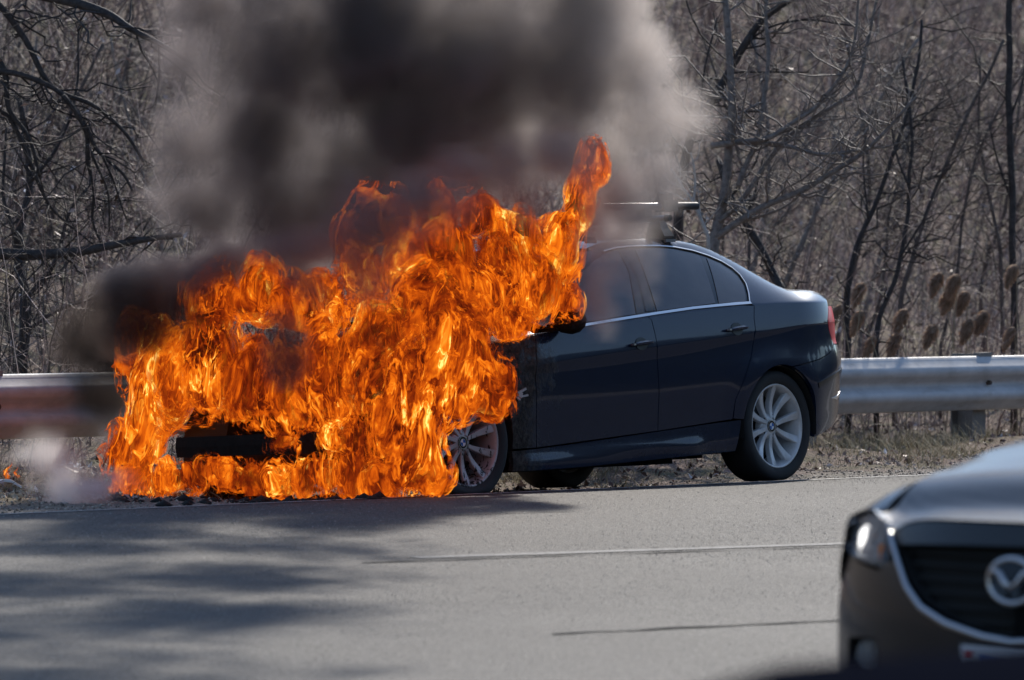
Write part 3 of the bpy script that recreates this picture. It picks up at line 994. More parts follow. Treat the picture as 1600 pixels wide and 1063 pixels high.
mb.tube([(.47, .40, 1.62), (.44, .40, 1.66), (.39, .405, 1.65), (.37, .41, 1.615)], .012, 6)
mb.build('wheel_strap', m_blackplastic, ct)
for x in (.645, .95):
    mb = MB(); mb.box(x - .03, x + .03, .41, .47, 1.525, 1.57); mb.build('tray_clamp', m_blackplastic, ct)
# ================================================================== guardrail
RV = -2.6
def rail_top(u): return 0.600 + 0.0128 * u
m_galv, nt, b = material('galvanised steel')
pos = nt.geo()
mp_ = nt.new('ShaderNodeMapping'); nt.put(mp_.inputs[0], nt.coord()); mp_.inputs['Scale'].default_value = (1, 1, 5)
nz = nt.noise(pos, 6, 5, 0.65); nz2 = nt.noise(pos, 55, 3, 0.6); nz3 = nt.noise(mp_.outputs[0], 3, 3, .6)
c1 = nt.mix(nt.range(nz, .3, .7), (0.42, 0.425, 0.44), (0.58, 0.58, 0.59))
c1 = nt.mix(nt.range(nz3, .55, .75, 0, .45), c1, (0.20, 0.16, 0.12))
nt.put(b.inputs['Base Color'], c1)
b.inputs['Metallic'].default_value = 0.1
b.inputs['Specular IOR Level'].default_value = 0.35
nt.put(b.inputs['Roughness'], nt.range(nz2, .3, .7, .52, .70))
nt.put(b.inputs['Normal'], nt.bump(nz2, .08, .004))
m_post = simple('weathered post', (0.21, 0.20, 0.19), 0.8, var=.4, scale=14, bump=.3)
m_rust = simple('rusty bolt', (0.07, 0.05, 0.04), 0.7)
WPROF = [(-.012, .0), (.004, .006), (.010, .022), (.062, .062), (.078, .085), (.078, .112), (.064, .136), (.020, .160), (.012, .180), (.020, .200), (.064, .224), (.078, .248), (.078, .275), (.062, .298), (.010, .338), (.004, .354), (-.012, .360)]
def rail_pt(u, dv, dz):
    x, y = xy(u, RV + dv)
    return Vector((x, y, rail_top(u) - .36 + dz))
JOINT = -6.28                    # u of the lap joint seen on the right
guard = empty('guard_rail', (*xy(0, RV), gz(*xy(0, RV))))
GI = guard.matrix_world.inverted()
props(guard, 'galvanised corrugated steel guardrail on posts running behind the burning car', 'guardrail')
SEG = 3.81
def child(mb, name, mat, par, M, **kw):
    mb.v = [tuple(M @ Vector(p)) for p in mb.v]
    return mb.build(name, mat, par, **kw)
for k in range(-4, 7):
    u0 = JOINT + k * SEG
    vv = []; ff = []
    ns = 12
    uu = [u0 - .30 + (SEG + .30) * i / ns for i in range(ns + 1)]
    for i, u in enumerate(uu):
        lap = .007 if i == 0 or u < u0 + .02 else 0.0
        wob = .006 * mnoise.noise(Vector((u * .8, 2, 0)))
        for dv, dz in WPROF:
            vv.append(GI @ rail_pt(u, dv + (.006 if i <= 1 else 0) + wob, dz))
    n = len(WPROF)
    for i in range(ns):
        for j in range(n - 1):
            a = i * n + j; ff.append((a, a + 1, a + n + 1, a + n))
    e = mesh_obj('rail_panel', vv, ff, m_galv, guard, True)
    md = e.modifiers.new('gauge', 'SOLIDIFY'); md.thickness = .004; md.offset = -1
    # splice bolts
    for du in (-.05, -.25):
        for dz in (.085, .150, .210, .275):
            M = Matrix.Translation(rail_pt(u0 + du, .082 if dz in (.085, .275) else .046, dz)) @ Matrix((HD, Vector((0, 0, 1)).cross(HD), (0, 0, 1))).transposed().to_4x4()
            mb = MB(); mb.tube([(0, -.012, 0), (0, .012, 0)], .014, 6)
            child(mb, 'splice_bolt', m_rust, e, GI @ M)
for k in range(-6, 14):
    u = JOINT + .60 - .15 + k * SEG / 2
    x, y = xy(u, RV - .13); g0 = ground_z(u, RV - .13)
    M = GI @ Matrix.Translation((x, y, 0)) @ Matrix((HD, LF, (0, 0, 1))).transposed().to_4x4()
    zt = rail_top(u) + .012
    mb = MB()
    mb.box(-.075, .075, -.10, -.09, g0 - .4, zt); mb.box(-.075, .075, .07, .08, g0 - .4, zt); mb.box(-.008, .008, -.09, .07, g0 - .4, zt)
    p_ = child(mb, 'post', m_post, guard, M)
    mb = MB(); mb.box(-.07, .07, .081, .135, zt - .36, zt + .010)
    child(mb, 'spacer_block', m_post, p_, M)
    mb = MB(); mb.tube([(0, .14, zt - .19), (0, .175, zt - .19)], .016, 6); child(mb, 'post_bolt', m_rust, p_, M)
# ================================================================== wood behind the guardrail
def bark(name, c0, c1, sc=30):
    m, nt, b = material(name)
    nz = nt.noise(nt.geo(), sc, 4, 0.65)
    nt.put(b.inputs['Base Color'], nt.mix(nt.range(nz, .3, .7), c0, c1))
    b.inputs['Roughness'].default_value = .75
    b.inputs['Specular IOR Level'].default_value = .35
    nt.put(b.inputs['Normal'], nt.bump(nz, .4, .02))
    return m
m_bark_d = bark('dark bark', (0.022, 0.019, 0.020), (0.07, 0.060, 0.058))
m_bark_g = bark('grey bark', (0.10, 0.085, 0.08), (0.27, 0.24, 0.222))
m_twig, nt, b = material('twigs')
rnd = nt.geo('Random Per Island')
nt.put(b.inputs['Base Color'], nt.ramp(rnd, [(0.0, (0.05, 0.035, 0.034)), (0.4, (0.155, 0.105, 0.10)), (0.78, (0.31, 0.22, 0.20)), (1.0, (0.62, 0.50, 0.46))]))
b.inputs['Roughness'].default_value = .6
m_leaf, nt, b = material('dead leaves')
rnd = nt.geo('Random Per Island')
nt.put(b.inputs['Base Color'], nt.ramp(rnd, [(0.0, (0.07, 0.045, 0.03)), (0.4, (0.21, 0.14, 0.125)), (0.75, (0.38, 0.28, 0.25)), (0.95, (0.58, 0.48, 0.45)), (1.0, (0.85, 0.80, 0.80))]))  # palest end puts the bright glints of the brush into leaf colour
b.inputs['Roughness'].default_value = .5
b.inputs['Specular IOR Level'].default_value = 0.1

def tubes(P, Rd, sides=3):
    """P: (N, K, 3) centre lines, Rd: (N, K) radii -> vertices, quads."""
    N, K, _ = P.shape
    T = np.gradient(P, axis=1); T /= np.linalg.norm(T, axis=2, keepdims=True) + 1e-9
    ref = np.tile(np.array([0.31, -0.9, 0.3]), (N, K, 1))
    A = np.cross(T, ref); A /= np.linalg.norm(A, axis=2, keepdims=True) + 1e-9
    B = np.cross(T, A)
    ang = np.arange(sides) * 2 * np.pi / sides
    V = P[:, :, None, :] + Rd[:, :, None, None] * (A[:, :, None, :] * np.cos(ang)[None, None, :, None] + B[:, :, None, :] * np.sin(ang)[None, None, :, None])
    V = V.reshape(-1, 3)
    n_, k_, s_ = np.meshgrid(np.arange(N), np.arange(K - 1), np.arange(sides), indexing='ij')
    a = (n_ * K + k_) * sides + s_; b_ = (n_ * K + k_) * sides + (s_ + 1) % sides
    Fq = np.stack([a, b_, b_ + sides, a + sides], -1).reshape(-1, 4)
    return V, Fq

def np_mesh(name, V, Fq, mat, parent=None, smooth=True):
    me = bpy.data.meshes.new(name)
    me.vertices.add(len(V)); me.vertices.foreach_set('co', np.ascontiguousarray(V, dtype=np.float32).ravel())
    k = Fq.shape[1]
    me.loops.add(Fq.size); me.loops.foreach_set('vertex_index', np.ascontiguousarray(Fq, dtype=np.int32).ravel())
    me.polygons.add(len(Fq)); me.polygons.foreach_set('loop_start', np.arange(len(Fq), dtype=np.int32) * k)
    if smooth: me.polygons.foreach_set('use_smooth', np.ones(len(Fq), dtype=bool))
    me.update(calc_edges=True); me.validate()
    me.materials.append(mat)
    o = bpy.data.objects.new(name, me); COL.objects.link(o)
    if parent: o.parent = parent
    return o

def gz_arr(X, Y):
    return np.array([gz(float(a), float(c)) for a, c in zip(X, Y)])

def stems(rs, base, h, lean, wob, r0, K=7, taper=.25):
    """Wandering upright stems."""
    N = len(base)
    t = np.linspace(0, 1, K)
    d = lean
    P = base[:, None, :] + h[:, None, None] * t[None, :, None] * np.array([0, 0, 1.0])
    P[:, :, :2] += (h[:, None, None] * (t[None, :, None] ** 1.4)) * d[:, None, :]
    W = np.cumsum(rs.normal(0, 1, (N, K, 3)), axis=1) * wob * (h[:, None, None] / K)
    W -= W[:, :1]
    P = P + W
    Rd = r0[:, None] * (1 - (1 - taper) * t[None, :])
    return P, Rd

def side_twigs(rs, P, Rd, per, length, up=.4, K=4, t0=.25):
    """Twigs that leave the stems P."""
    N, KK, _ = P.shape
    n = N * per
    idx = np.repeat(np.arange(N), per)
    f = rs.uniform(t0, 1, n) * (KK - 1.001)
    i = f.astype(int); fr = (f - i)[:, None]
    base = P[idx, i] * (1 - fr) + P[idx, i + 1] * fr
    r0 = Rd[idx, i] * .55
    a = rs.uniform(0, 2 * np.pi, n)
    d = np.stack([np.cos(a), np.sin(a), rs.normal(up, .35, n)], 1)
    d /= np.linalg.norm(d, axis=1, keepdims=True)
    L = length * rs.uniform(.4, 1.3, n)
    t = np.linspace(0, 1, K)
    Q = base[:, None] + d[:, None] * (L[:, None] * t)[:, :, None]
    Q[:, :, 2] += (L[:, None] * t ** 2) * rs.normal(.12, .2, (n, 1))
    W = np.cumsum(rs.normal(0, .07, (n, K, 3)), axis=1); W -= W[:, :1]
    Q += W * L[:, None, None]
    return Q, r0[:, None] * (1 - .7 * t[None])

def scatter_uv(rs, n, u0, u1, v0, v1):
    u = rs.uniform(u0, u1, n); v = rs.uniform(v0, v1, n)
    X = ORG.x + HD.x * u + LF.x * v; Y = ORG.y + HD.y * u + LF.y * v
    return X, Y
def in_view(X, Y, m=1.15):
    return np.abs(X / Y) < (800 / F) * m

rs = np.random.RandomState(11)
Vs = []; Fs = []; off = 0
def push(V, Fq):
    global off
    Vs.append(V); Fs.append(Fq + off); off += len(V)
def thicket(n, v0, v1, h0, h1, r, lean=.25, twigs=5, tl=.35, x0=-12, x1=12):
    X, Y = scatter_uv(rs, n * 5, -44, 20, v0, v1)
    k = in_view(X, Y) & (X > x0) & (X < x1); X, Y = X[k][:n], Y[k][:n]
    base = np.stack([X, Y, gz_arr(X, Y) - .05], 1)
    N = len(base)
    h = rs.uniform(h0, h1, N)
    ln = rs.normal(0, lean, (N, 2)); ln[:, 0] += .10
    P, Rd = stems(rs, base, h, ln, .16, r * rs.uniform(.5, 1.5, N))
    push(*tubes(P, Rd))
    if twigs:
        Q, q = side_twigs(rs, P, Rd, twigs, tl)
        push(*tubes(Q, np.maximum(q, .0012)))
thicket(500, -4.6, -3.0, .25, .7, .0035, .35, 5, .2)
thicket(260, -6, -3.4, .7, 1.9, .005, .35, 7, .35)
thicket(420, -11, -6, 1.0, 2.6, .007, .25, 7, .45)
thicket(1500, -22, -11, 1.2, 3.4, .010, .28, 8, .55)
thicket(1300, -40, -20, 1.5, 4.2, .016, .28, 7, .8)
V = np.concatenate(Vs); Fq = np.concatenate(Fs)
brush = np_mesh('brush', V, Fq, m_twig)
props(brush, 'tangle of bare twigs and thin stems behind the guardrail', 'undergrowth', kind='stuff')

Vs = []; Fs = []; off = 0
thicket(150, -9, -3.6, .8, 2.4, .007, .32, 9, .5, -4.2, -1.35)
thicket(240, -15, -8, 1.2, 3.4, .010, .30, 8, .6, -5.5, -1.6)
V = np.concatenate(Vs); Fq = np.concatenate(Fs)
props(np_mesh('dark_brush', V, Fq, m_bark_d), 'dense dark tangle of stems at the left behind the guardrail', 'undergrowth', kind='stuff')  # dark bark colour also stands in for the smoke's shade on this side

# fallen and clinging leaves, curled
def leaves(name, C, size, label, rs, mat):
    n = len(C)
    a = rs.normal(0, 1, (n, 3)); a /= np.linalg.norm(a, axis=1, keepdims=True)
    b_ = np.cross(a, rs.normal(0, 1, (n, 3))); b_ /= np.linalg.norm(b_, axis=1, keepdims=True) + 1e-9
    nn = np.cross(a, b_)
    s = size * rs.uniform(.5, 1.5, (n, 1))
    p0 = C - a * s; p1 = C + b_ * s * .45 + nn * s * .3; p2 = C + a * s; p3 = C - b_ * s * .45 + nn * s * .3
    V = np.stack([p0, p1, p2, p3], 1).reshape(-1, 3)
    i = np.arange(n)[:, None] * 4
    o = np_mesh(name, V, np.concatenate([np.concatenate([i, i + 1, i + 2], 1), np.concatenate([i, i + 2, i + 3], 1)]), mat, smooth=False)
    return props(o, label, 'leaves', kind='stuff')
X, Y = scatter_uv(rs, 200000, -40, 18, -40, -1.2)
k = in_view(X, Y); X, Y = X[k][:70000], Y[k][:70000]
Z = gz_arr(X, Y)
uu_, vv_ = uv(X, Y)
hz = np.where(vv_ < -5.0, np.abs(rs.normal(0, 1.1, len(X))) * (rs.uniform(0, 1, len(X)) < .75), 0.0)
C = np.stack([X, Y, Z + .012 + hz], 1)
leaves('dead_leaves', C, .022, 'brown dead leaves lying under and caught in the brush', rs, m_leaf)

# dry grass and low green tufts along the verge
m_grass, nt, b = material('dry grass')
rnd = nt.geo('Random Per Island')
nt.put(b.inputs['Base Color'], nt.ramp(rnd, [(0.0, (0.07, 0.08, 0.025)), (0.15, (0.16, 0.14, 0.06)), (0.4, (0.30, 0.24, 0.13)), (0.8, (0.40, 0.34, 0.22)), (1.0, (0.52, 0.46, 0.34))]))
b.inputs['Roughness'].default_value = .6
X, Y = scatter_uv(rs, 90000, -16, 9, -3.6, -.55)
k = in_view(X, Y, 1.05); X, Y = X[k], Y[k]
uu_, vv_ = uv(X, Y)
cl = np.array([mnoise.noise(Vector((a * 1.3, c * 2.2, 4))) for a, c in zip(uu_, vv_)])
prob = np.clip(-.10 + cl * 1.5 + np.clip((-vv_ - 1.5) / 1.6, -.3, .35), 0, 1)
prob *= np.where(uu_ > 3.6, .30, 1.0)
k = rs.uniform(0, 1, len(X)) < prob; X, Y, vv_ = X[k][:11000], Y[k][:11000], vv_[k][:11000]
base = np.stack([X, Y, gz_arr(X, Y) - .01], 1)
h = rs.uniform(.03, .12, len(X)) * np.where(vv_ < -1.4, 1.35, .7)
P, Rd = stems(rs, base, h, rs.normal(0, .55, (len(X), 2)), .25, np.full(len(X), .0022), K=4, taper=.15)
V, Fq = tubes(P, Rd)
props(np_mesh('grass', V, Fq, m_grass), 'dry yellow grass tufts along the gravel verge', 'grass', kind='stuff')

# gravel and crumbs of tarmac
m_stone, nt, b = material('gravel stones')
nt.put(b.inputs['Base Color'], nt.ramp(nt.geo('Random Per Island'), [(0, (0.08, .07, .06)), (.5, (.28, .24, .20)), (1, (.50, .44, .37))]))
b.inputs['Roughness'].default_value = .85
X, Y = scatter_uv(rs, 60000, -13, 9, -1.9, -.10)
k = in_view(X, Y, 1.05); X, Y = X[k][:9000], Y[k][:9000]
C = np.stack([X, Y, gz_arr(X, Y) + .002], 1)
oct_ = np.array([[1, 0, 0], [-1, 0, 0], [0, 1, 0], [0, -1, 0], [0, 0, 1], [0, 0, -1.0]])
ft8 = ft = np.array([[0, 2, 4], [2, 1, 4], [1, 3, 4], [3, 0, 4], [2, 0, 5], [1, 2, 5], [3, 1, 5], [0, 3, 5]])
n = len(C)
V = C[:, None] + oct_[None] * (.003 + .008 * rs.uniform(0, 1, (n, 1, 1)) ** 3) * rs.uniform(.6, 1.3, (n, 6, 1))
props(np_mesh('gravel', V.reshape(-1, 3), (ft[None] + 6 * np.arange(n)[:, None, None]).reshape(-1, 3), m_stone, smooth=False), 'loose gravel along the edge of the asphalt', 'gravel', kind='stuff')

# ------------------------------------------------------------------ trees one can tell apart
def limb_pts(pix, Y, dY=0.0, sub=5, wob=.02, seed=0):
    pts = [at(px, py, Y + dY * i / max(1, len(pix) - 1)) for i, (px, py) in enumerate(pix)]
    out = []
    n = len(pts)
    for i in range(n - 1):
        p0 = pts[max(0, i - 1)]; p1 = pts[i]; p2 = pts[i + 1]; p3 = pts[min(n - 1, i + 2)]
        for s in range(sub):
            t = s / sub
            q = .5 * ((2 * p1) + (p2 - p0) * t + (2 * p0 - 5 * p1 + 4 * p2 - p3) * t * t + (3 * p1 - p0 - 3 * p2 + p3) * t ** 3)
            out.append(q)
    out.append(pts[-1])
    return [p + Vector((mnoise.noise(p * 3 + Vector((seed, 0, 0))), mnoise.noise(p * 3 + Vector((0, seed, 0))), mnoise.noise(p * 3 + Vector((0, 0, seed + 9.0))))) * wob for p in out]

def tree(label, trunk, limbs, Y, mat, twig_n=10, twig_l=.45, seed=1, down=False, name='bare_tree', group=None):
    """trunk / limbs: (pixels, start radius, end radius, dY). Foot of the trunk is carried down to the ground."""
    rs_ = np.random.RandomState(seed)
    pix, r0, r1, dY = trunk
    foot = at(*pix[0], Y); foot.z = gz(foot.x, foot.y) - .1
    o = empty(name, (foot.x, foot.y, foot.z + .1))
    props(o, label, 'tree', group)
    off_ = -(foot + Vector((0, 0, .1)))
    pts = [foot] + limb_pts(pix, Y, dY, seed=seed)
    if (pts[1] - pts[0]).length < .05: pts = pts[1:]
    n = len(pts)
    mb = MB(); mb.tube([p + off_ for p in pts], [r0 + (r1 - r0) * i / (n - 1) for i in range(n)], 7)
    mb.build('trunk', mat, o, True)
    lines = [(pts, r0, r1)]
    for pix, a, c, dY in limbs:
        q = limb_pts(pix, Y, dY, seed=seed)
        m = len(q)
        mb = MB(); mb.tube([p + off_ for p in q], [a + (c - a) * i / (m - 1) for i in range(m)], 6)
        mb.build('limb', mat, o, True)
        lines.append((q, a, c))
    # twigs, joined
    VV = []; FF = []; k0 = 0
    for q, a, c in lines:
        Pq = np.array([list(p + off_) for p in q])[None]
        Rq = np.linspace(a, c, len(q))[None]
        per = max(3, int(twig_n * len(q) / 12))
        Q, r_ = side_twigs(rs_, Pq, Rq, per, twig_l, -.5 if down else .45, 6, .1)
        r_ = np.clip(r_, .0025, .007)
        V, Fq = tubes(Q, r_); VV.append(V); FF.append(Fq + k0); k0 += len(V)
        Q2, r2 = side_twigs(rs_, Q, r_, 3, twig_l * .5, -.3 if down else .4, 4, .2)
        V, Fq = tubes(Q2, np.clip(r2, .0015, .004)); VV.append(V); FF.append(Fq + k0); k0 += len(V)
    c_ = np_mesh('crown', np.concatenate(VV), np.concatenate(FF), mat, o)
    return o

tree('dark tree on the far left with long drooping branches and a thick level limb', ([(-70, 600), (-75, 400), (-70, 100), (-60, -300)], .16, .11, 0),
     [([(-72, 398), (0, 398), (60, 396), (120, 392), (180, 384), (235, 372), (285, 366)], .048, .016, -.2),
      ([(-65, -60), (40, -15), (120, 5), (165, 22), (200, 44), (248, 68), (300, 100)], .046, .012, -.3),
      ([(-70, -40), (0, 8), (40, 62), (72, 122), (98, 148), (150, 168), (195, 206), (224, 252)], .026, .010, .2),
      ([(-68, 110), (10, 112), (60, 124), (98, 150), (130, 195), (152, 232), (190, 268), (208, 300)], .024, .008, .1),
      ([(98, 150), (132, 205), (138, 250), (148, 300), (145, 345), (158, 382)], .018, .007, .3),
      ([(135, 225), (155, 262), (172, 310), (170, 360)], .012, .006, .2),
      ([(-66, 60), (0, 95), (15, 170), (45, 215), (60, 275)], .026, .009, .1),
      ([(-70, 150), (10, 180), (40, 240), (70, 310), (100, 345), (145, 382)], .018, .006, .3),
      ([(160, 240), (180, 285), (200, 350)], .010, .004, .2)], 39.5, m_bark_d, 5, .5, 3, True)
tree('low leafless tree behind the rail at the left edge with crossing dark stems', ([(35, 560), (42, 470), (25, 380), (48, 280), (30, 150)], .040, .018, .3),
     [([(42, 470), (90, 400), (110, 330), (150, 280)], .018, .006, .1), ([(25, 380), (5, 300), (12, 200)], .018, .007, .1),
      ([(48, 280), (90, 230), (118, 140), (125, 40)], .016, .005, .1), ([(36, 520), (100, 480), (170, 460)], .014, .005, .2)], 40.5, m_bark_d, 7, .45, 5)
tree('many stemmed bare tree rising behind the car boot with long arching grey limbs', ([(1112, 395), (1122, 345), (1136, 282), (1141, 141), (1136, 0), (1130, -90)], 0.0405, 0.0150, .1),
     [([(1118, 372), (1188, 324), (1263, 291), (1320, 258), (1357, 230), (1392, 195), (1434, 152)], 0.0270, 0.0088, -.3),
      ([(1112, 228), (1155, 222), (1202, 216), (1244, 188), (1282, 160), (1320, 108), (1338, 47), (1345, -30)], 0.0230, 0.0075, -.2),
      ([(1155, 224), (1221, 228), (1291, 240), (1357, 230)], 0.0149, 0.0137, -.2),
      ([(1155, 291), (1188, 197), (1197, 94), (1197, 9), (1205, -60)], 0.0216, 0.0100, .2),
      ([(1122, 345), (1165, 305), (1235, 211), (1329, 141), (1357, 70), (1375, -20)], 0.0216, 0.0075, .2),
      ([(1116, 380), (1150, 350), (1210, 330), (1240, 310), (1262, 280)], 0.0135, 0.0050, .1)], 41.0, m_bark_g, 12, .5, 7)
tree('dark leaning limb crossing above the car roof out of the smoke', ([(1060, 330), (1072, 240), (1094, 188), (1127, 132), (1160, 75), (1188, 33), (1230, 0), (1290, -40)], .034, .020, 0),
     [([(1160, 75), (1197, 45), (1260, 30), (1310, 38), (1350, 45)], .010, .005, 0), ([(1094, 188), (1100, 120), (1120, 30)], .010, .005, 0)], 42.0, m_bark_d, 8, .4, 8)
tree('pale forked dead stem standing just behind the roof rack', ([(1108, 372), (1098, 345), (1085, 315), (1068, 292), (1049, 262)], .013, .008, 0),
     [([(1085, 318), (1088, 290), (1086, 262), (1080, 240)], .010, .005, 0), ([(1068, 292), (1050, 285), (1035, 270)], .006, .003, 0)], 40.2, bark('pale bark', (.30, .28, .26), (.52, .49, .46)), 3, .2, 9)
tree('thick dark leaning stem behind the car boot', ([(1222, 455), (1211, 432), (1197, 404), (1165, 345), (1141, 301), (1120, 250)], .036, .020, .3), [([(1165, 345), (1180, 300), (1190, 250)], .014, .006, 0)], 43.0, m_bark_d, 5, .4, 10)
tree('straight dark trunk at the right edge of the picture', ([(1584, 480), (1583, 320), (1578, 190), (1576, 70), (1580, -60)], .026, .022, 0), [([(1583, 320), (1560, 250), (1545, 190)], .010, .005, 0), ([(1578, 190), (1600, 120), (1605, 40)], .010, .005, 0)], 45.0, m_bark_d, 8, .5, 12)
tree('dark slanting sapling right of the car with its foot in the reeds', ([(1325, 520), (1329, 423), (1357, 343), (1395, 244), (1425, 150), (1440, 30)], .022, .010, .2), [([(1357, 343), (1350, 260), (1360, 180)], .009, .004, 0), ([(1395, 244), (1440, 190), (1490, 150)], .009, .004, 0)], 43.5, m_bark_d, 9, .45, 13)
tree('dark curved sapling among the tan seed heads', ([(1370, 545), (1376, 498), (1409, 400), (1420, 290), (1423, 211), (1410, 90)], .020, .010, .2), [([(1409, 400), (1450, 330), (1480, 250)], .009, .004, 0), ([(1420, 290), (1395, 220), (1390, 150)], .009, .004, 0)], 43.0, m_bark_d, 9, .45, 14)
# saplings of the thicket
m_sap = bark('brown bark', (0.055, 0.043, 0.038), (0.15, 0.118, 0.105))
rs2 = np.random.RandomState(21)
used_ = set()
for i in range(21):
    px = rs2.uniform(1130, 1640) if i < 12 else rs2.uniform(-20, 260)
    Y = rs2.uniform(44.5, 51)
    ln = rs2.normal(22, 34); top = rs2.uniform(-120, 180)
    cv = rs2.normal(0, 14)
    pix = [(px, 540)] + [(px + ln * (540 - y) / 200 + cv * ((540 - y) / 200) ** 2 + rs2.normal(0, 9), y) for y in (440, 330, 220, max(top, 60))]
    r0 = rs2.uniform(.012, .024)
    br = []
    for k in range(4):
        y = rs2.uniform(140, 420); x = px + ln * (540 - y) / 200; sx = rs2.choice([-1, 1]) * rs2.uniform(25, 90)
        br.append(([(x, y), (x + sx * .5, y - rs2.uniform(20, 50)), (x + sx, y - rs2.uniform(60, 150))], r0 * .45, .003, 0))
    zone = 'at the left edge' if px < 60 else 'behind the left guardrail' if px < 200 else 'beside the smoke' if px < 300 else 'behind the car boot' if px < 1290 else 'right of the tail light' if px < 1420 else 'above the guardrail joint' if px < 1540 else 'at the right edge'
    way = 'leaning left' if ln < -8 else 'leaning right' if ln > 30 else 'standing upright'
    lab_ = (f"{'thick' if r0 > .019 else 'slender' if r0 > .015 else 'very thin'} {'dark' if i % 3 else 'grey'} sapling {way} {'low' if top > 60 else 'tall'} in thicket {zone} {'front' if Y < 47.5 else 'back'} row").replace('leaning ', 'leaning ').replace(' tall in', ' in').replace(' low in', ' stunted in')
    if lab_ in used_: lab_ = lab_.replace(' sapling', ' second sapling').replace('in the thicket', 'in thicket')
    used_.add(lab_)
    tree(lab_, (pix, r0, r0 * .5, .1), br, Y, m_sap if i % 3 else m_bark_g, 10, .45, 40 + i, name='sapling', group='saplings in the thicket')

# ------------------------------------------------------------------ feathery reed heads
m_plume, nt, b = material('reed plume')
nt.put(b.inputs['Base Color'], nt.ramp(nt.geo('Random Per Island'), [(0, (.40, .26, .17)), (.5, (.62, .44, .31)), (1, (.80, .64, .50))]))
b.inputs['Roughness'].default_value = .7
tl = nt.new('ShaderNodeBsdfTranslucent'); mx = nt.new('ShaderNodeMixShader'); mx.inputs[0].default_value = .5
nt.l.new(b.inputs['Base Color'].links[0].from_socket, tl.inputs[0]); nt.l.new(b.outputs[0], mx.inputs[1]); nt.l.new(tl.outputs[0], mx.inputs[2]); nt.l.new(mx.outputs[0], nt.n['Material Output'].inputs[0])
m_reed = simple('reed stalk', (.30, .24, .16), .6)
spots = [(1345, 459), (1343, 503), (1466, 443), (1493, 446), (1507, 472), (1411, 500), (1400, 538), (1457, 524), (1514, 516), (1584, 430), (1580, 527), (1363, 541), (1309, 493), (1537, 503), (1484, 470)]
REEDS = ['upper reed of the pair with tan heads right of the tail light', 'lower reed of the pair with tan heads right of the tail light', 'tan reed head at the top left of the middle cluster above the guardrail',
         'tan reed head at the top of the middle cluster, right of its neighbour', 'tan reed head at the right of the middle cluster above the guardrail', 'tan reed head half way between the tail light pair and the middle cluster',
         'low tan reed head touching the rail, left of the middle cluster', 'low tan reed head just above the rail below the middle cluster', 'low tan reed head just above the rail left of the joint',
         'highest tan reed head at the right edge of the picture', 'lower tan reed head at the right edge above the rail joint', 'lowest tan reed head nodding over the rail beside the bumper',
         'tan reed head half hidden by the tail light', 'small tan reed head left of the right edge pair above the joint', 'tan reed head in the heart of the middle cluster']
for i, (px, py) in enumerate(spots):
    Y = 42.3 + (px - 1340) / 260 * 1.7 + .4 * ((i * 7) % 5) / 4
    rs_ = np.random.RandomState(100 + i)
    head = at(px, py, Y); fx, fy = head.x + rs_.normal(.05, .1), head.y
    fz = gz(fx, fy)
    o = empty('reed', (fx, fy, fz)); props(o, REEDS[i], 'reed', 'reeds with tan seed heads')
    top = head - Vector((fx, fy, fz)); top = top + Vector((.02, 0, .065))
    mb = MB(); mb.tube([(0, 0, -.05), (top.x * .5, 0, top.z * .5), (top.x * .9, 0, top.z * .9), top], [.004, .0035, .003, .002], 4); mb.build('stalk', m_reed, o)
    n = 650
    t = rs_.uniform(0, 1, n)
    axis = np.stack([top.x - .05 * t - .01 * t * t, np.zeros(n), top.z - .15 * t + .03 * np.sin(t * 3)], 1)
    rad = (.040 + .022 * rs_.uniform(0, 1)) * np.sin(np.pi * np.clip(t * .85 + .12, 0, 1)) ** .7
    d = rs_.normal(0, 1, (n, 3)); d /= np.linalg.norm(d, axis=1, keepdims=True)
    b0 = axis + d * rad[:, None] * .25; b1 = axis + d * rad[:, None] + np.array([-.012, 0, -.022])
    P = np.stack([b0, (b0 + b1) / 2 + np.array([0, 0, .004]), b1], 1)
    V, Fq = tubes(P, np.tile(np.array([.0022, .0028, .0008]), (n, 1)))
    pl = np_mesh('seed_head', V, Fq, m_plume, o)
# ================================================================== grains of the asphalt that stand proud of it
m_grit, nt, b = material('asphalt aggregate')
rnd = nt.geo('Random Per Island')
nt.put(b.inputs['Base Color'], nt.ramp(rnd, [(0.0, (0.06, 0.058, 0.056)), (0.5, (0.13, 0.126, 0.12)), (0.9, (0.21, 0.20, 0.19)), (1.0, (0.34, 0.33, 0.31))]))
nt.put(b.inputs['Roughness'], nt.range(rnd, 0, 1, .9, .7))
b.inputs['Specular IOR Level'].default_value = .15
rs = np.random.RandomState(77)
n0 = 420000
u = rs.uniform(-8, 24, n0); v = rs.uniform(EDGE + .05, 12.5, n0)
X = ORG.x + HD.x * u + LF.x * v; Y = ORG.y + HD.y * u + LF.y * v
k = in_view(X, Y, 1.04) & (Y > 22.0) & (rs.uniform(0, 1, n0) < np.clip(.55 + .5 * np.sin(u * .9 + 3 * np.sin(v * 1.3)), .25, 1))
u, v, X, Y = u[k][:110000], v[k][:110000], X[k][:110000], Y[k][:110000]
Zr = np.array([road_z(a, c) for a, c in zip(u, v)])
n = len(u)
r = (.0030 + .0042 * rs.uniform(0, 1, n) ** 2)[:, None, None]
a0 = rs.uniform(0, 2 * np.pi, n)
ang = a0[:, None] + np.arange(4)[None] * np.pi / 2 + rs.uniform(-.35, .35, (n, 4))
B = np.stack([np.cos(ang), np.sin(ang), np.full((n, 4), -.25)], 2) * r
T = np.stack([rs.uniform(-.3, .3, n), rs.uniform(-.3, .3, n), rs.uniform(.3, .75, n)], 1)[:, None] * r
V = np.concatenate([B, T], 1) + np.stack([X, Y, Zr], 1)[:, None]
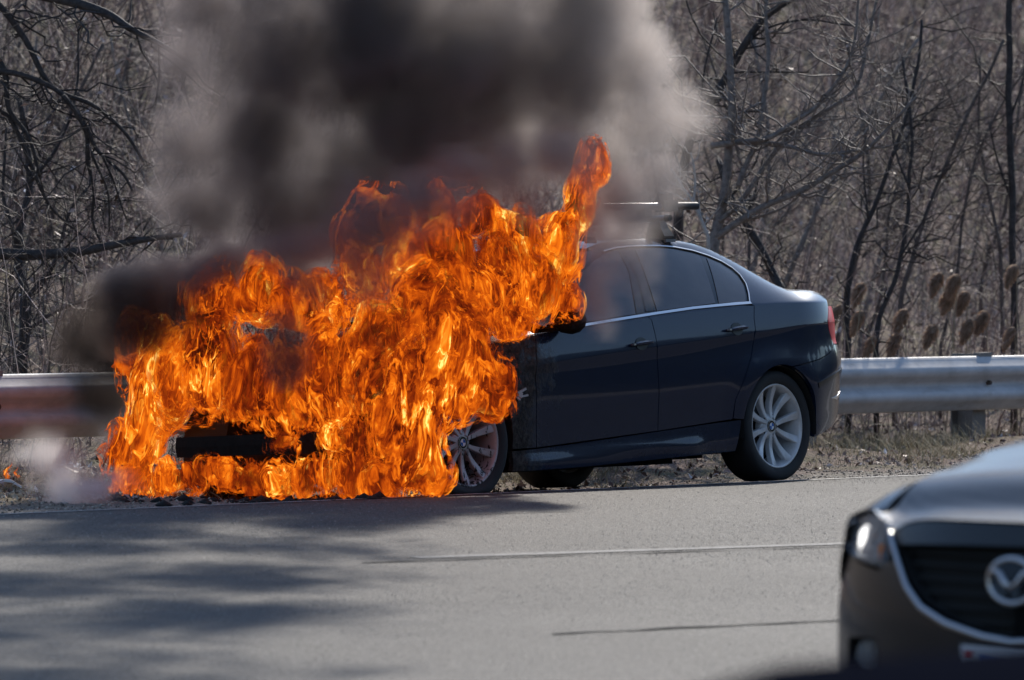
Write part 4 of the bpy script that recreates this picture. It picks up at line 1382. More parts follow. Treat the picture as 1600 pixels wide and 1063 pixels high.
ft = np.array([[0, 1, 4], [1, 2, 4], [2, 3, 4], [3, 0, 4]])
props(np_mesh('road_grit', V.reshape(-1, 3), (ft[None] + 5 * np.arange(n)[:, None, None]).reshape(-1, 3), m_grit, smooth=False), 'stone grains standing proud of the worn asphalt', 'asphalt grit', kind='stuff')
# ================================================================== nearer cars
def generic_car(name, M, label, mats, Lc=4.75, Wd=.915, zb=.22, hood=.98, roof=1.62, front=True, nose=None, cab=-1.05, crown=.03):
    """A plain car body: nose at the origin, +y ahead, +x to its right."""
    paint, glass, tyre, alloy, black = mats
    o = empty(name, mat=M); props(o, label, 'car')
    zbelt = pchip([(-Lc, hood + .02), (-Lc + .5, hood + .06), (-2.2, hood + .04), (-1.2, hood - .01), (-.35, hood - .05), (0, hood - .25)])
    wid = pchip([(-Lc, .70), (-Lc + .12, .80), (-Lc + .5, .90), (-2.5, .915), (-1.0, .91), (-.36, .90), (-.12, .82), (0, .70)])
    ys = list(np.linspace(-Lc, -.90 if nose is None else nose, 30))
    vv = []; ff = []
    for y in ys:
        w_ = wid(y) / .915 * Wd; zt = zbelt(y)
        half = [(0, zb), (w_ * .90, zb), (w_ * .985, zb + .10), (w_, (zb + zt) * .5), (w_ * .985, zt - .12), (w_ * .93, zt - .02), (w_ * .80, zt + .015), (0, zt + .05)]
        ring = half + [(-a, c) for a, c in half[::-1][1:-1]]
        vv += [(a, y, c) for a, c in ring]
    n = 14
    for i in range(len(ys) - 1):
        for j in range(n):
            a = i * n + j; c = i * n + (j + 1) % n
            ff.append((a, c, c + n, a + n))
    ff += [tuple(range(n)), tuple(len(vv) - n + k for k in range(n))[::-1]]
    mesh_obj('body', vv, ff, paint, o, True).data.set_sharp_from_angle(angle=R(40))
    # cabin
    secs = [(cab, hood - .03, .70, .0), (-1.75, roof - .06, .58, 1), (-2.3, roof, .58, 1), (-3.2, roof - .01, .57, 1), (-Lc + .75, roof - .14, .54, 1), (-Lc + .12, hood + .05, .62, .0)]
    vv = []; ff = []
    for y, z, w_, k in secs:
        zb_ = zbelt(y) - .02
        for s in (-1, 1): vv += [(s * Wd * .86, y, zb_), (s * w_, y, max(z - crown, zb_ + .01)), (s * w_ * .6, y, max(z, zb_ + .02))]
    def idx(i, s, k): return i * 6 + (0 if s < 0 else 3) + k
    for i in range(len(secs) - 1):
        for s in (-1, 1):
            ff.append((idx(i, s, 0), idx(i, s, 1), idx(i + 1, s, 1), idx(i + 1, s, 0)))
    mesh_obj('side_window', vv, ff, glass, o)
    rf = []
    for i in range(1, 4):
        chain = [idx(i, -1, 1), idx(i, -1, 2), idx(i, 1, 2), idx(i, 1, 1)]; nx = [idx(i + 1, -1, 1), idx(i + 1, -1, 2), idx(i + 1, 1, 2), idx(i + 1, 1, 1)]
        for k in range(3): rf.append((chain[k], chain[k + 1], nx[k + 1], nx[k]))
    ro = mesh_obj('roof', [(a, c, z + .004) for a, c, z in vv], rf, paint, o, True)
    md = ro.modifiers.new('round', 'SUBSURF'); md.levels = 2; md.render_levels = 2; md.subdivision_type = 'SIMPLE'
    for nm, i in (('windscreen', 0), ('rear_window', 4)):
        chain = [idx(i, -1, 1), idx(i, -1, 2), idx(i, 1, 2), idx(i, 1, 1)]; nx = [idx(i + 1, -1, 1), idx(i + 1, -1, 2), idx(i + 1, 1, 2), idx(i + 1, 1, 1)]
        mesh_obj(nm, vv, [(chain[k], chain[k + 1], nx[k + 1], nx[k]) for k in range(3)], glass, o, True)
    for y in (-.95, -.95 - 2.7):
        for s in (-1, 1):
            w_ = empty('wheel'); w_.parent = o; w_.location = (s * (Wd - .12), y, .345)
            tp = [(.24, -.1), (.33, -.105), (.345, -.07), (.345, .07), (.33, .105), (.24, .1)]
            v, f = lathe(tp, 36); v = [(b_, a, c) for a, b_, c in v]; mesh_obj('tyre', v, f, tyre, w_, True)
            v, f = lathe([(0, .06 * s), (.10, .07 * s), (.20, .06 * s), (.245, .10 * s)], 24); v = [(b_, a, c) for a, b_, c in v]; mesh_obj('rim', v, f, alloy, w_, True)
    return o

m_grey = simple('dark grey metallic paint', (0.010, 0.0092, 0.0098), 0.32, 0.0, 0.4, var=.15, scale=300)
m_navy = simple('matt navy paint', (0.006, 0.007, 0.012), 0.9, Specular_IOR_Level=0.0)
m_darkglass = simple('dark glass', (0.015, 0.016, 0.018), 0.06)
m_lamp = simple('lamp glass', (0.85, 0.87, 0.9), 0.02, Transmission_Weight=0.85, IOR=1.45)
m_reflector = simple('lamp reflector', (0.75, 0.76, 0.78), 0.12, 1.0)
m_lit = bpy.data.materials.new('lit lamp'); m_lit.use_nodes = True
nt = NT(m_lit.node_tree); b = nt.n['Principled BSDF']
b.inputs['Emission Color'].default_value = (1, .96, .9, 1); b.inputs['Emission Strength'].default_value = 2.2
m_amber = simple('amber lens', (0.75, 0.20, 0.02), 0.25)
m_housing = simple('lamp housing', (0.20, 0.21, 0.24), 0.25, 0.4)

RT = -LF
emb = at(1585, 908, 18.68)
MZ_M = Matrix((RT, HD, (0, 0, 1))).transposed().to_4x4()
MZ_M.translation = Vector((emb.x, emb.y, emb.z - .74))
suv = generic_car('parked_car', MZ_M, 'dark grey car with a winged chrome grille cropped by the lower right corner', (m_grey, m_darkglass, m_rubber, m_alloy, m_blackplastic), nose=-1.0, cab=-1.3, hood=1.02, roof=1.66)
def nose_y(p, z):
    p = abs(p)
    return -.36 * (min(p, 1.02) / .9) ** 2.6 - .10 * max(0, (z - .58) / .33) ** 1.6 - .04 * max(0, (.45 - z) / .25) ** 1.5
def crest(t):
    """Crown of the right wing: distance back from the shut line 0..1 m -> p, y, z."""
    pass
def npanel(name, poly, mat, off=0.0, both=True, step=.05, rim=.02, par=None, yfun=None, whole=False):
    if whole: poly = poly + [(-p, z) for p, z in poly[::-1]]
    o = panel(name, poly, mat, par or suv, off=off, step=step, rim=rim, yfun=yfun or nose_y, mirror=False)
    if both and not whole:
        c = o.copy(); COL.objects.link(c); c.parent = o.parent; c.scale = (-1, 1, 1)
    return o
WING = [(.578, .858), (.560, .835), (.513, .788), (.470, .742), (.435, .702), (.358, .645), (.249, .603), (.103, .570), (0, .560)]
# bumper skin, around the grille opening
npanel('front_bumper', [(.925, .40), (.925, .60), (.91, .72), (.845, .775), (.77, .752), (.63, .738), (.60, .742)] + [(p + .012, z - .012) for p, z in WING[2:]] + [(0, .36), (.2, .36), (.45, .37), (.56, .40), (.585, .54), (.79, .522), (.80, .44)], m_grey)
npanel('lower_bumper', [(.93, .34), (.93, .392), (.80, .434), (.80, .40), (.57, .392), (.45, .362), (.2, .352), (0, .352), (0, .22), (.5, .22), (.8, .24)], m_blackplastic)
npanel('fog_lamp_recess', [(.585, .54), (.79, .522), (.80, .44), (.58, .40)], m_blackgloss, off=-.05, rim=-.03)
for s in (-1, 1):
    mb = MB(); y = nose_y(.68, .48) - .03
    mb.tube([(s * .68, y - .02, .48), (s * .68, y, .48)], [.04, .042], 14); mb.build('fog_lamp', m_lamp, suv, True, 40)
# panel between bonnet and grille
npanel('nose_panel', [(.571, .855), (.515, .880), (.44, .893), (.378, .897), (.2, .900), (0, .901), (0, .838), (.25, .834), (.42, .828), (.503, .823), (.540, .826)], m_grey)
# grille: dark backing, slats, chrome wing
gpoly = [(.545, .824), (.503, .821), (.42, .826), (.25, .832), (0, .836)] + [(p - .008, z + .01) for p, z in WING[::-1][0:-2]]
npanel('grille', gpoly, m_under, off=-.07, rim=-.06)
def half_width(z):
    pts = sorted((z_, p) for p, z_ in WING)
    return float(np.interp(z, [a for a, _ in pts], [c for _, c in pts]))
for z in (.605, .645, .685, .725, .765, .80):
    hw = half_width(z) - .02
    mb = MB(); q = [(p, nose_y(p, z) - .045, z) for p in np.linspace(-hw, hw, 17)]
    mb.tube(q, .007, 4); mb.build('grille_slat', m_under, suv)
mb = MB()
wp = WING + [(-p, z) for p, z in WING[::-1][1:]]
q = []
for i in range(len(wp) - 1):
    for t in (0, .5):
        p = wp[i][0] * (1 - t) + wp[i + 1][0] * t; z = wp[i][1] * (1 - t) + wp[i + 1][1] * t
        q.append((p, nose_y(p, z) + .012, z))
q.append((wp[-1][0], nose_y(*wp[-1]) + .012, wp[-1][1]))
mb.tube(q, [.005 + .0062 * math.sin(math.pi * min(1, max(0, i / (len(q) - 1)))) ** .5 for i in range(len(q))], 8)
mb.build('grille_surround', m_chrome, suv, True)
mb = MB(); mb.box(-.62, .62, -.99, -.30, .30, .83); mb.build('engine_bay', m_under, suv)
# winged ring emblem
eb = empty('emblem'); eb.parent = suv; eb.location = (0, .012, .74)
mb = MB()
ring = [(.083 * math.cos(a), 0, .066 * math.sin(a)) for a in np.linspace(0, 2 * math.pi, 41)]
mb.tube(ring, .0085, 8, False); mb.build('emblem_ring', m_chrome, eb, True)
for s in (-1, 1):
    mb = MB()
    mb.tube([(s * .078, 0, .012), (s * .066, .002, .030), (s * .046, .004, .026), (s * .024, .006, -.004), (0, .008, -.022)], [.005, .0095, .010, .0105, .0105], 8)
    mb.build('emblem_wing', m_chrome, eb, True)
npanel('emblem_plate', [(0, .665), (.07, .67), (.10, .70), (.105, .74), (.10, .78), (.07, .81), (0, .815)], m_blackgloss, off=-.012, rim=.01)
# head lamps
hpoly = [(.905, .845), (.90, .81), (.86, .778), (.772, .760), (.63, .752), (.575, .754), (.576, .845), (.60, .868), (.694, .897), (.771, .892), (.84, .876), (.885, .865)]
for s in (1, -1):
    hl = npanel('headlight', hpoly, m_housing, off=-.05, rim=-.05, both=False)
    if s < 0: hl.scale = (-1, 1, 1)
    lens = npanel('headlight_lens', hpoly, m_lamp, off=-.001, rim=.004, both=False, par=hl)
    for p, z, r_, mt, nm in ((.765, .822, .040, m_reflector, 'lamp_bowl'), (.668, .826, .036, m_reflector, 'lamp_bowl')):
        y = nose_y(p, z) - .045
        v, f = lathe([(r_, .0), (r_ * .85, -.012), (r_ * .5, -.02), (.0, -.022)], 20); v = [(a + p, b_ + y + .012, c + z) for a, b_, c in v]
        mesh_obj(nm, v, f, mt, hl, True)
    mb = MB(); y = nose_y(.79, .815); mb.tube([(.772, y - .035, .815), (.775, y - .014, .815)], [.028, .024], 14); mb.build('lit_lamp', m_lit, hl, True)
    mb = MB(); y = nose_y(.60, .79); mb.box(.585, .625, y - .04, y - .012, .765, .815); mb.build('turn_lamp', m_amber, hl)
    mb = MB(); q = [(p, nose_y(p, z) - .012, z) for p, z in ((.835, .80), (.775, .772), (.70, .762), (.63, .757))]; mb.tube(q, .006, 6); mb.build('lamp_trim', m_chrome, hl, True)
# bonnet and wings
HC = [(-.2, .70, .893), (-.36, .735, .906), (-.45, .74, .955), (-.55, .745, .988), (-.725, .75, 1.010), (-.86, .755, 1.027), (-1.0, .76, 1.050), (-1.15, .765, 1.066)]
cz = pchip([(a, z) for a, p, z in HC]); cp = pchip([(a, p) for a, p, z in HC])
FE = [(.706, .906), (.571, .862), (.515, .886), (.44, .899), (.378, .904), (.2, .907), (0, .908)]
fe_z = pchip([(p, z) for p, z in FE])
def bonnet_sheet():
    vv = []; ff = []
    nt_ = 22; npp = 30
    for i in range(nt_ + 1):
        t = i / nt_
        for j in range(npp + 1):
            s = -1 + 2 * j / npp
            p0 = s * .70; z0 = fe_z(abs(p0)); y0 = nose_y(p0, z0)
            yb = -1.15; y = y0 + (yb - y0) * t
            pe = cp(y); p = s * (.70 + (pe - .70) * min(1, t * 1.6))
            zc = cz(y) + .050 * (1 - abs(s) ** 2.2) * min(1, t * 1.5) + .03 * t
            k = min(1, t * 5) ** .6
            vv.append((p, y, z0 + (zc - z0) * k))
    n = npp + 1
    for i in range(nt_):
        for j in range(npp):
            a = i * n + j; ff.append((a, a + n, a + n + 1, a + 1))
    o = mesh_obj('bonnet', vv, ff, m_grey, suv, True)
    if o.data.polygons[100].normal.z < 0: o.data.flip_normals()
bonnet_sheet()
for s in (1, -1):
    vv = []; ff = []
    ysl = np.linspace(-.385, -1.05, 16)
    for y in ysl:
        w0 = .90 * min(1, (max(0, -y) / .36) ** (1 / 2.6)) if -y < .36 else .915
        pr = cp(y); zr = cz(y) - .004
        pts = [(pr + .004, zr), (pr + .05, zr - .010), (w0 * .975, zr - .06), (w0, zr - .16), (w0 * 1.005, .70)]
        if y < -.42: pts += [(w0, .55), (w0 * .98, .36)] if y > -.55 else [(w0, .69), (w0, .685)]
        else: pts += [(w0, .695), (w0, .692)]
        vv += [(s * p, y, z) for p, z in pts]
    for i in range(len(ysl) - 1):
        for j in range(6):
            a = i * 7 + j; ff.append((a, a + 1, a + 8, a + 7))
    mesh_obj('wing', vv, ff, m_grey, suv, True)
# number plate with blue heading, red sticker and red figures
lp = empty('number_plate'); lp.parent = suv; lp.location = (0, nose_y(0, .45) + .035, .468)
m_plate = simple('plate white', (0.62, 0.63, 0.68), 0.45); m_red = simple('plate red', (0.50, 0.03, 0.04), 0.5); m_blue = simple('plate blue', (0.03, 0.12, 0.45), 0.5)
mb = MB(); mb.box(-.168, .168, -.004, .0, -.080, .080); mb.build('plate', m_plate, lp)
mb = MB(); mb.box(-.172, .172, -.012, -.005, -.086, .086); mb.build('plate_frame', m_blackplastic, lp)
mb = MB(); mb.box(.125, .155, .0005, .0015, .048, .066); mb.build('plate_sticker', m_red, lp)
mb = MB()
for i in range(11):
    x = .100 - i * .019; zt = .060 - .006 * math.sin(i / 10 * math.pi)
    mb.box(x - .0155, x, .0005, .0015, zt - .016, zt)
mb.build('plate_heading', m_blue, lp)
rr_ = random.Random(3)
for i in range(6):
    x = .148 - i * .055
    mb = MB(); mb.box(x - .008, x, .0005, .0015, -.045, .028); mb.box(x - .034, x - .008, .0005, .0015, .018, .028)
    mb.box(x - .034, x - .026, .0005, .0015, -.045 if i % 2 else -.010, .018)
    mb.build('plate_figure', m_red, lp)

# dark car whose roof just enters the frame at the lower right
d_top = at(1215, 1043, 8.6)
DK_M = Matrix((RT, HD, (0, 0, 1))).transposed().to_4x4()
gzd = ground_z(*uv(d_top.x + .8, d_top.y + 1))
DK_M.translation = Vector((d_top.x, d_top.y, gzd)) - (RT * .58 + HD * -2.3)
dark = generic_car('parked_car', DK_M, 'dark navy car whose roof just shows along the lower right edge', (m_navy, m_darkglass, m_rubber, m_alloy, m_blackplastic), roof=d_top.z - gzd + .008, hood=.9, crown=.010)
# ================================================================== flames and smoke
class GN:
    """Writes a geometry node field that fills a voxel grid."""
    def __init__(s, name):
        s.t = bpy.data.node_groups.new(name, 'GeometryNodeTree')
        s.t.interface.new_socket('Geometry', in_out='OUTPUT', socket_type='NodeSocketGeometry')
        s.h = NT(s.t)
        s.out = s.h.new('NodeGroupOutput')
        s.pos = s.h.new('GeometryNodeInputPosition').outputs[0]
    def finish(s, density, lo, hi, step, mat, name, matrix):
        h = s.h
        vc = h.new('GeometryNodeVolumeCube')
        h.put(vc.inputs['Density'], density)
        vc.inputs['Min'].default_value = lo; vc.inputs['Max'].default_value = hi
        for ax, a, b in zip('XYZ', lo, hi):
            vc.inputs['Resolution ' + ax].default_value = max(2, int(round((b - a) / step)))
        sm = h.new('GeometryNodeSetMaterial'); sm.inputs['Material'].default_value = mat
        h.l.new(vc.outputs[0], sm.inputs[0]); h.l.new(sm.outputs[0], s.out.inputs[0])
        vd = bpy.data.volumes.new(name)
        o = bpy.data.objects.new(name, vd)
        COL.objects.link(o)
        vd.materials.append(mat)
        o.matrix_world = matrix
        md = o.modifiers.new('voxels', 'NODES'); md.node_group = s.t
        return o

def blob_field(h, pos, blobs, k=0.0):
    """Greatest of (1 - |p - c| / r) over ellipsoids (centre, radii, weight)."""
    acc = None
    for c, r, wt in blobs:
        d = h.vmath('LENGTH', h.vmath('MULTIPLY', h.vmath('SUBTRACT', pos, tuple(c)), tuple(1.0 / x for x in r)))
        e = h.math('MULTIPLY_ADD', d, -wt, wt)
        acc = e if acc is None else (h.math('MAXIMUM', acc, e) if not k else h.math('SMOOTH_MAX', acc, e, k))
    return acc

# a frame that runs with the car but stands upright
FIRE_M = Matrix.Translation(ORG) @ Matrix((HD, LF, (0, 0, 1))).transposed().to_4x4()
FIRE_I = FIRE_M.inverted()
def fl(px, py, Y):
    return FIRE_I @ at(px, py, Y)

# flame clumps: pixel x, pixel y, distance, radii (across the view) in pixels, depth radius in metres, weight
def depth_front(px):
    # distance of the car's front and near side under a pixel column
    return 33.0 + (0 if px > 640 else (640 - px) / 385 * 1.45)

FB = []
def clump(px, py, rx, ry, rd=0.45, wt=1.0, dY=0.0):
    Y = depth_front(px) + dY
    s = Y / F
    FB.append((fl(px, py, Y), (max(rx * s, 0.12), max(rx * s, 0.12) if rd is None else max(rx * s * 0.9, 0.12), ry * s), wt))
# low skirt of flame along the ground, below the bare crash beam
for px in range(212, 470, 44): clump(px, 748 - (px - 212) * .012, 44, 34 + (px * 7 % 5) * 2.5, dY=-.05)
for px in range(470, 690, 40): clump(px, 743 - (px - 470) * .005, 40, 36 + (px * 3 % 7) * 2, dY=-.1)
clump(192, 742, 30, 36); clump(196, 700, 26, 45, dY=.1); clump(440, 690, 20, 26, dY=-.38); clump(520, 692, 22, 30, dY=-.3)
# front face, burning behind the beam
for x, y, rx, ry, d in [(222, 655, 42, 90, -.05), (212, 560, 36, 75, .1), (262, 585, 55, 95, .0), (325, 560, 62, 105, .0), (390, 590, 60, 90, .05), (330, 470, 55, 62, .15), (395, 455, 50, 60, .25),
                        (455, 610, 62, 80, .05), (520, 590, 62, 95, .0), (500, 490, 50, 58, .2), (450, 480, 45, 55, .25), (575, 570, 58, 95, .0), (560, 690, 36, 55, -.1), (620, 660, 48, 80, -.15), (655, 590, 55, 100, -.05), (605, 510, 50, 65, .15),
                        (655, 705, 34, 60, -.1), (715, 626, 42, 34, .0), (762, 624, 36, 36, .05), (788, 595, 24, 55, .15), (705, 560, 52, 90, .0), (745, 570, 46, 80, .1), (770, 622, 28, 38, .1), (690, 480, 60, 75, .3), (745, 500, 45, 65, .35),
                        (640, 420, 60, 85, .6), (575, 430, 55, 65, .5), (700, 400, 62, 85, .9), (770, 420, 60, 85, 1.1), (830, 440, 55, 70, 1.2), (700, 445, 60, 60, .55), (750, 455, 55, 55, .7), (660, 450, 55, 60, .4), (885, 470, 38, 34, 1.25), (800, 480, 40, 40, 1.1),
                        (870, 390, 42, 70, 1.4), (893, 320, 34, 60, 1.5), (925, 262, 20, 46, 1.5), (745, 335, 42, 50, 1.3), (690, 325, 40, 50, 1.1), (800, 370, 50, 60, 1.3), (585, 330, 34, 55, .8), (545, 380, 45, 55, .6), (800, 507, 34, 26, .75), (630, 340, 40, 50, .9)]:
    clump(x, y, rx * 1.12, ry * 1.08, dY=d)
# hot and cool regions of the flame: pixel, radius, change of heat
HEAT = [(340, 440, 60, .22), (750, 400, 95, .30), (740, 330, 45, .2), (850, 430, 60, .14), (690, 560, 60, .08), (420, 745, 300, .10), (300, 650, 60, .10), (470, 610, 60, .10), (890, 400, 40, .12), (620, 745, 60, .10),
        (200, 510, 60, -.36), (250, 470, 60, -.42), (445, 530, 55, -.60), (500, 560, 40, -.25), (620, 640, 50, -.30), (560, 360, 85, -.40), (630, 320, 70, -.36), (705, 460, 75, .18), (800, 320, 55, -.45), (600, 450, 50, -.08), (850, 270, 50, -.22), (920, 260, 50, -.12),
        (570, 560, 40, -.20), (640, 720, 30, -.2), (480, 430, 50, -.25), (300, 560, 40, -.1)]

def warp_nodes(h, pos):
    stretch = h.vmath('MULTIPLY', pos, (1, 1, 0.42))
    w1 = h.vmath('SUBTRACT', h.noise(stretch, 1.5, 2, 0.5, out=1), (0.5, 0.5, 0.5))
    return stretch, w1

# envelopes of the flame: closed lumpy sheets, one inside the other
def envelope(name, level, vox, amp, mat):
    g = GN(name + ' field'); h = g.h
    stretch, w1 = warp_nodes(h, g.pos)
    w2 = h.vmath('SUBTRACT', h.noise(h.vmath('ADD', stretch, (level * 9, 4, 2)), 5.0, 3, 0.55, out=1), (0.5, 0.5, 0.5))
    p = h.vmath('ADD', g.pos, h.vmath('ADD', h.vmath('SCALE', w1, scale=0.26), h.vmath('SCALE', w2, scale=amp)))
    env = blob_field(h, p, FB, 0.12)
    vc = h.new('GeometryNodeVolumeCube')
    lo, hi = (0.9, -2.5, -0.05), (4.3, 1.2, 2.4)
    h.put(vc.inputs['Density'], h.math('ADD', env, 1.0))
    vc.inputs['Min'].default_value = lo; vc.inputs['Max'].default_value = hi
    for ax, a, b in zip('XYZ', lo, hi):
        vc.inputs['Resolution ' + ax].default_value = int(round((b - a) / vox))
    vm = h.new('GeometryNodeVolumeToMesh')
    vm.inputs['Threshold'].default_value = 1.0 + level
    h.l.new(vc.outputs[0], vm.inputs[0])
    ss = h.new('GeometryNodeSetShadeSmooth'); h.l.new(vm.outputs[0], ss.inputs[0])
    sm = h.new('GeometryNodeSetMaterial'); sm.inputs['Material'].default_value = mat
    h.l.new(ss.outputs[0], sm.inputs[0]); h.l.new(sm.outputs[0], s_out(g))
    me = bpy.data.meshes.new(name); o = bpy.data.objects.new(name, me); COL.objects.link(o)
    o.matrix_world = FIRE_M
    md = o.modifiers.new('sheet', 'NODES'); md.node_group = g.t
    dg = bpy.context.evaluated_depsgraph_get()
    ev = o.evaluated_get(dg)
    m2 = bpy.data.meshes.new_from_object(ev, depsgraph=dg)
    o.modifiers.clear(); o.data = m2; m2.name = name
    if not m2.materials: m2.materials.append(mat)
    n = len(m2.vertices); co = np.empty(n * 3, np.float32); m2.vertices.foreach_get('co', co); co = co.reshape(-1, 3)
    ht = np.zeros(n)
    for px, py, r, dh in HEAT:
        if dh > 0: dh *= 1.25
        Y_ = depth_front(px) + .4; c = np.array(fl(px, py, Y_)); s_ = Y_ / F
        d = co - c
        # distance measured across the front of the fire, its depth counting for less
        ht += dh * np.exp(-(d[:, 0] ** 2 * .35 + d[:, 1] ** 2 * .8 + d[:, 2] ** 2) / (r * s_) ** 2)
    at_ = m2.attributes.new('heat', 'FLOAT', 'POINT'); at_.data.foreach_set('value', ht.astype(np.float32))
    return o
def s_out(g): return g.out.inputs[0]

def flame_material(name, seed, cut, gain, core):
    m = bpy.data.materials.new(name); m.use_nodes = True
    nt = NT(m.node_tree); nt.n.remove(nt.n['Principled BSDF'])
    pos = nt.vmath('ADD', nt.coord('Object'), (seed * 5.3, seed * 2.7, seed * 1.9))
    stretch = nt.vmath('MULTIPLY', pos, (1, 1, 0.40))
    w1 = nt.vmath('SUBTRACT', nt.noise(stretch, 1.7, 2, 0.5, out=1), (0.5, 0.5, 0.5))
    p1 = nt.vmath('ADD', stretch, nt.vmath('SCALE', w1, scale=0.55))
    w2 = nt.vmath('SUBTRACT', nt.noise(p1, 5.0, 3, 0.55, out=1), (0.5, 0.5, 0.5))
    q = nt.vmath('ADD', p1, nt.vmath('SCALE', w2, scale=0.26))
    w3 = nt.vmath('SUBTRACT', nt.noise(q, 15.0, 3, 0.55, out=1), (0.5, 0.5, 0.5))
    q2 = nt.vmath('ADD', q, nt.vmath('SCALE', w3, scale=0.060))
    n = nt.noise(q2, 5.2, 3, 0.55)
    saw = nt.math('FRACT', nt.math('MULTIPLY', n, 6.0))                       # a sharp side and a soft side
    n2 = nt.noise(q2, 15.0, 3, 0.55)
    line = nt.math('SUBTRACT', 1.0, nt.math('MULTIPLY', nt.math('ABSOLUTE', nt.math('SUBTRACT', nt.math('FRACT', nt.math('MULTIPLY', n2, 3.0)), 0.5)), 6.0), clamp=True)
    soft = nt.range(nt.noise(q, 8.5, 4, 0.6), 0.3, 0.7)
    big = nt.range(nt.noise(p1, 1.8, 4, 0.55), 0.33, 0.67)
    t = nt.math('ADD', nt.math('MULTIPLY', nt.math('MULTIPLY', nt.math('POWER', saw, 1.3), nt.range(saw, 1.0, 0.80, 0.25, 1.0)), 0.34), nt.math('MULTIPLY', line, 0.16))
    t = nt.math('ADD', t, nt.math('MULTIPLY', soft, 0.36))
    if core:   # the thick inside of the fire glows softly, its folds blurred together
        t = nt.math('ADD', nt.math('MULTIPLY', t, 1 - core), nt.math('MULTIPLY', nt.math('ADD', nt.math('MULTIPLY', soft, .55), .22), core))
    t = nt.math('MULTIPLY', t, nt.range(big, 0, 1, 0.62, 1.18))
    t = nt.math('ADD', t, nt.range(big, 0, 1, -0.16, 0.14))
    an = nt.new('ShaderNodeAttribute'); an.attribute_name = 'heat'
    t = nt.math('ADD', t, an.outputs['Fac'])
    t = nt.math('MULTIPLY_ADD', nt.math('SUBTRACT', t, 0.45), 1.5, 0.40)
    colr = nt.ramp(t, [(0.0, (0.008, 0.002, 0.001)), (0.16, (0.045, 0.004, 0.0015)), (0.34, (0.19, 0.019, 0.002)), (0.52, (0.50, 0.075, 0.003)), (0.70, (0.78, 0.165, 0.006)), (0.85, (1.0, 0.36, 0.03)), (1.0, (1.5, 0.88, 0.22))])
    em = nt.new('ShaderNodeEmission'); nt.put(em.inputs[0], colr); em.inputs[1].default_value = gain
    tr = nt.new('ShaderNodeBsdfTransparent')
    mx = nt.new('ShaderNodeMixShader')
    lw = nt.new('ShaderNodeLayerWeight'); lw.inputs[0].default_value = 0.5
    face = nt.math('SUBTRACT', 1.0, lw.outputs['Facing'])
    a = nt.range(nt.math('ADD', t, nt.math('MULTIPLY', face, 0.30)), cut, cut + 0.40, smooth=True)
    rag = nt.range(nt.math('ADD', nt.math('MULTIPLY', face, 1.1), nt.math('MULTIPLY', saw, 0.30)), 0.10, 0.78)
    a = nt.math('MULTIPLY', nt.math('MULTIPLY', a, rag), 0.88)
    nt.put(mx.inputs[0], a); nt.l.new(tr.outputs[0], mx.inputs[1]); nt.l.new(em.outputs[0], mx.inputs[2])
    nt.l.new(mx.outputs[0], nt.n['Material Output'].inputs['Surface'])
    return m
FLAME_MATS = []
flames = empty('flames', FIRE_M.translation); flames.matrix_world = FIRE_M
for k, (lv, amp, cut, core) in enumerate([(-0.02, 0.26, 0.48, 0), (0.08, 0.24, 0.40, 0), (0.18, 0.24, 0.30, .25), (0.28, 0.22, 0.16, .6), (0.40, 0.18, 0.0, .8)]):
    FLAME_MATS.append(flame_material('flame sheet', k + 1, cut, 1.0, core))
    o = envelope('flame_sheet', lv, 0.045, amp, FLAME_MATS[-1])
    o.parent = flames; o.matrix_parent_inverse = FIRE_I
    print('flame sheet', len(o.data.polygons))
props(flames, 'orange flames engulfing the front half of the dark sedan', 'fire', kind='stuff')
# ------------------------------------------------------------------ smoke
SB = []
def puff(px, py, rx, ry, dY=0.0, wt=1.0, Y0=34.6):
    Y = Y0 + dY; s = Y / F
    SB.append((fl(px, py, Y), (rx * s, rx * s * 0.8, ry * s), wt))
# column over the bonnet, leaning to the right as it climbs
for a in [(330, 330, 115, 95, .3), (450, 330, 130, 110, .2), (300, 240, 92, 95, .2), (420, 220, 150, 130, .1), (560, 270, 150, 150, 0), (660, 220, 170, 160, 0), (290, 110, 80, 80, .2, .85), (330, 30, 90, 80, .1),
          (450, 80, 170, 140, 0), (600, 60, 200, 180, 0), (760, 100, 190, 190, .1), (760, 250, 150, 120, .3), (890, 110, 150, 170, .2), (890, 230, 110, 110, .4, .85), (990, 110, 105, 130, .2, .85), (1035, 180, 88, 90, .3, .85), (1065, 180, 66, 76, .2, .8),
          (970, 280, 85, 90, .3, .75), (430, 420, 120, 60, .5), (600, 400, 110, 80, .6, .9), (930, 20, 130, 130, .1, .9),
          (420, -110, 200, 110, 0, .8), (650, -110, 270, 130, 0, .85), (890, -110, 200, 130, .1, .85),
          (700, -330, 260, 70, 0, .66), (1000, -420, 230, 70, 0, .62), (760, -560, 240, 55, .1, .58), (1050, -760, 300, 70, 0, .6), (850, -960, 260, 60, 0, .56), (1180, -1150, 330, 80, 0, .6), (1050, -1420, 280, 60, 0, .55), (1300, -1700, 420, 110, 0, .6)]: puff(*a)  # flat unseen puffs above the frame, shaped to cast shadow bands on the road
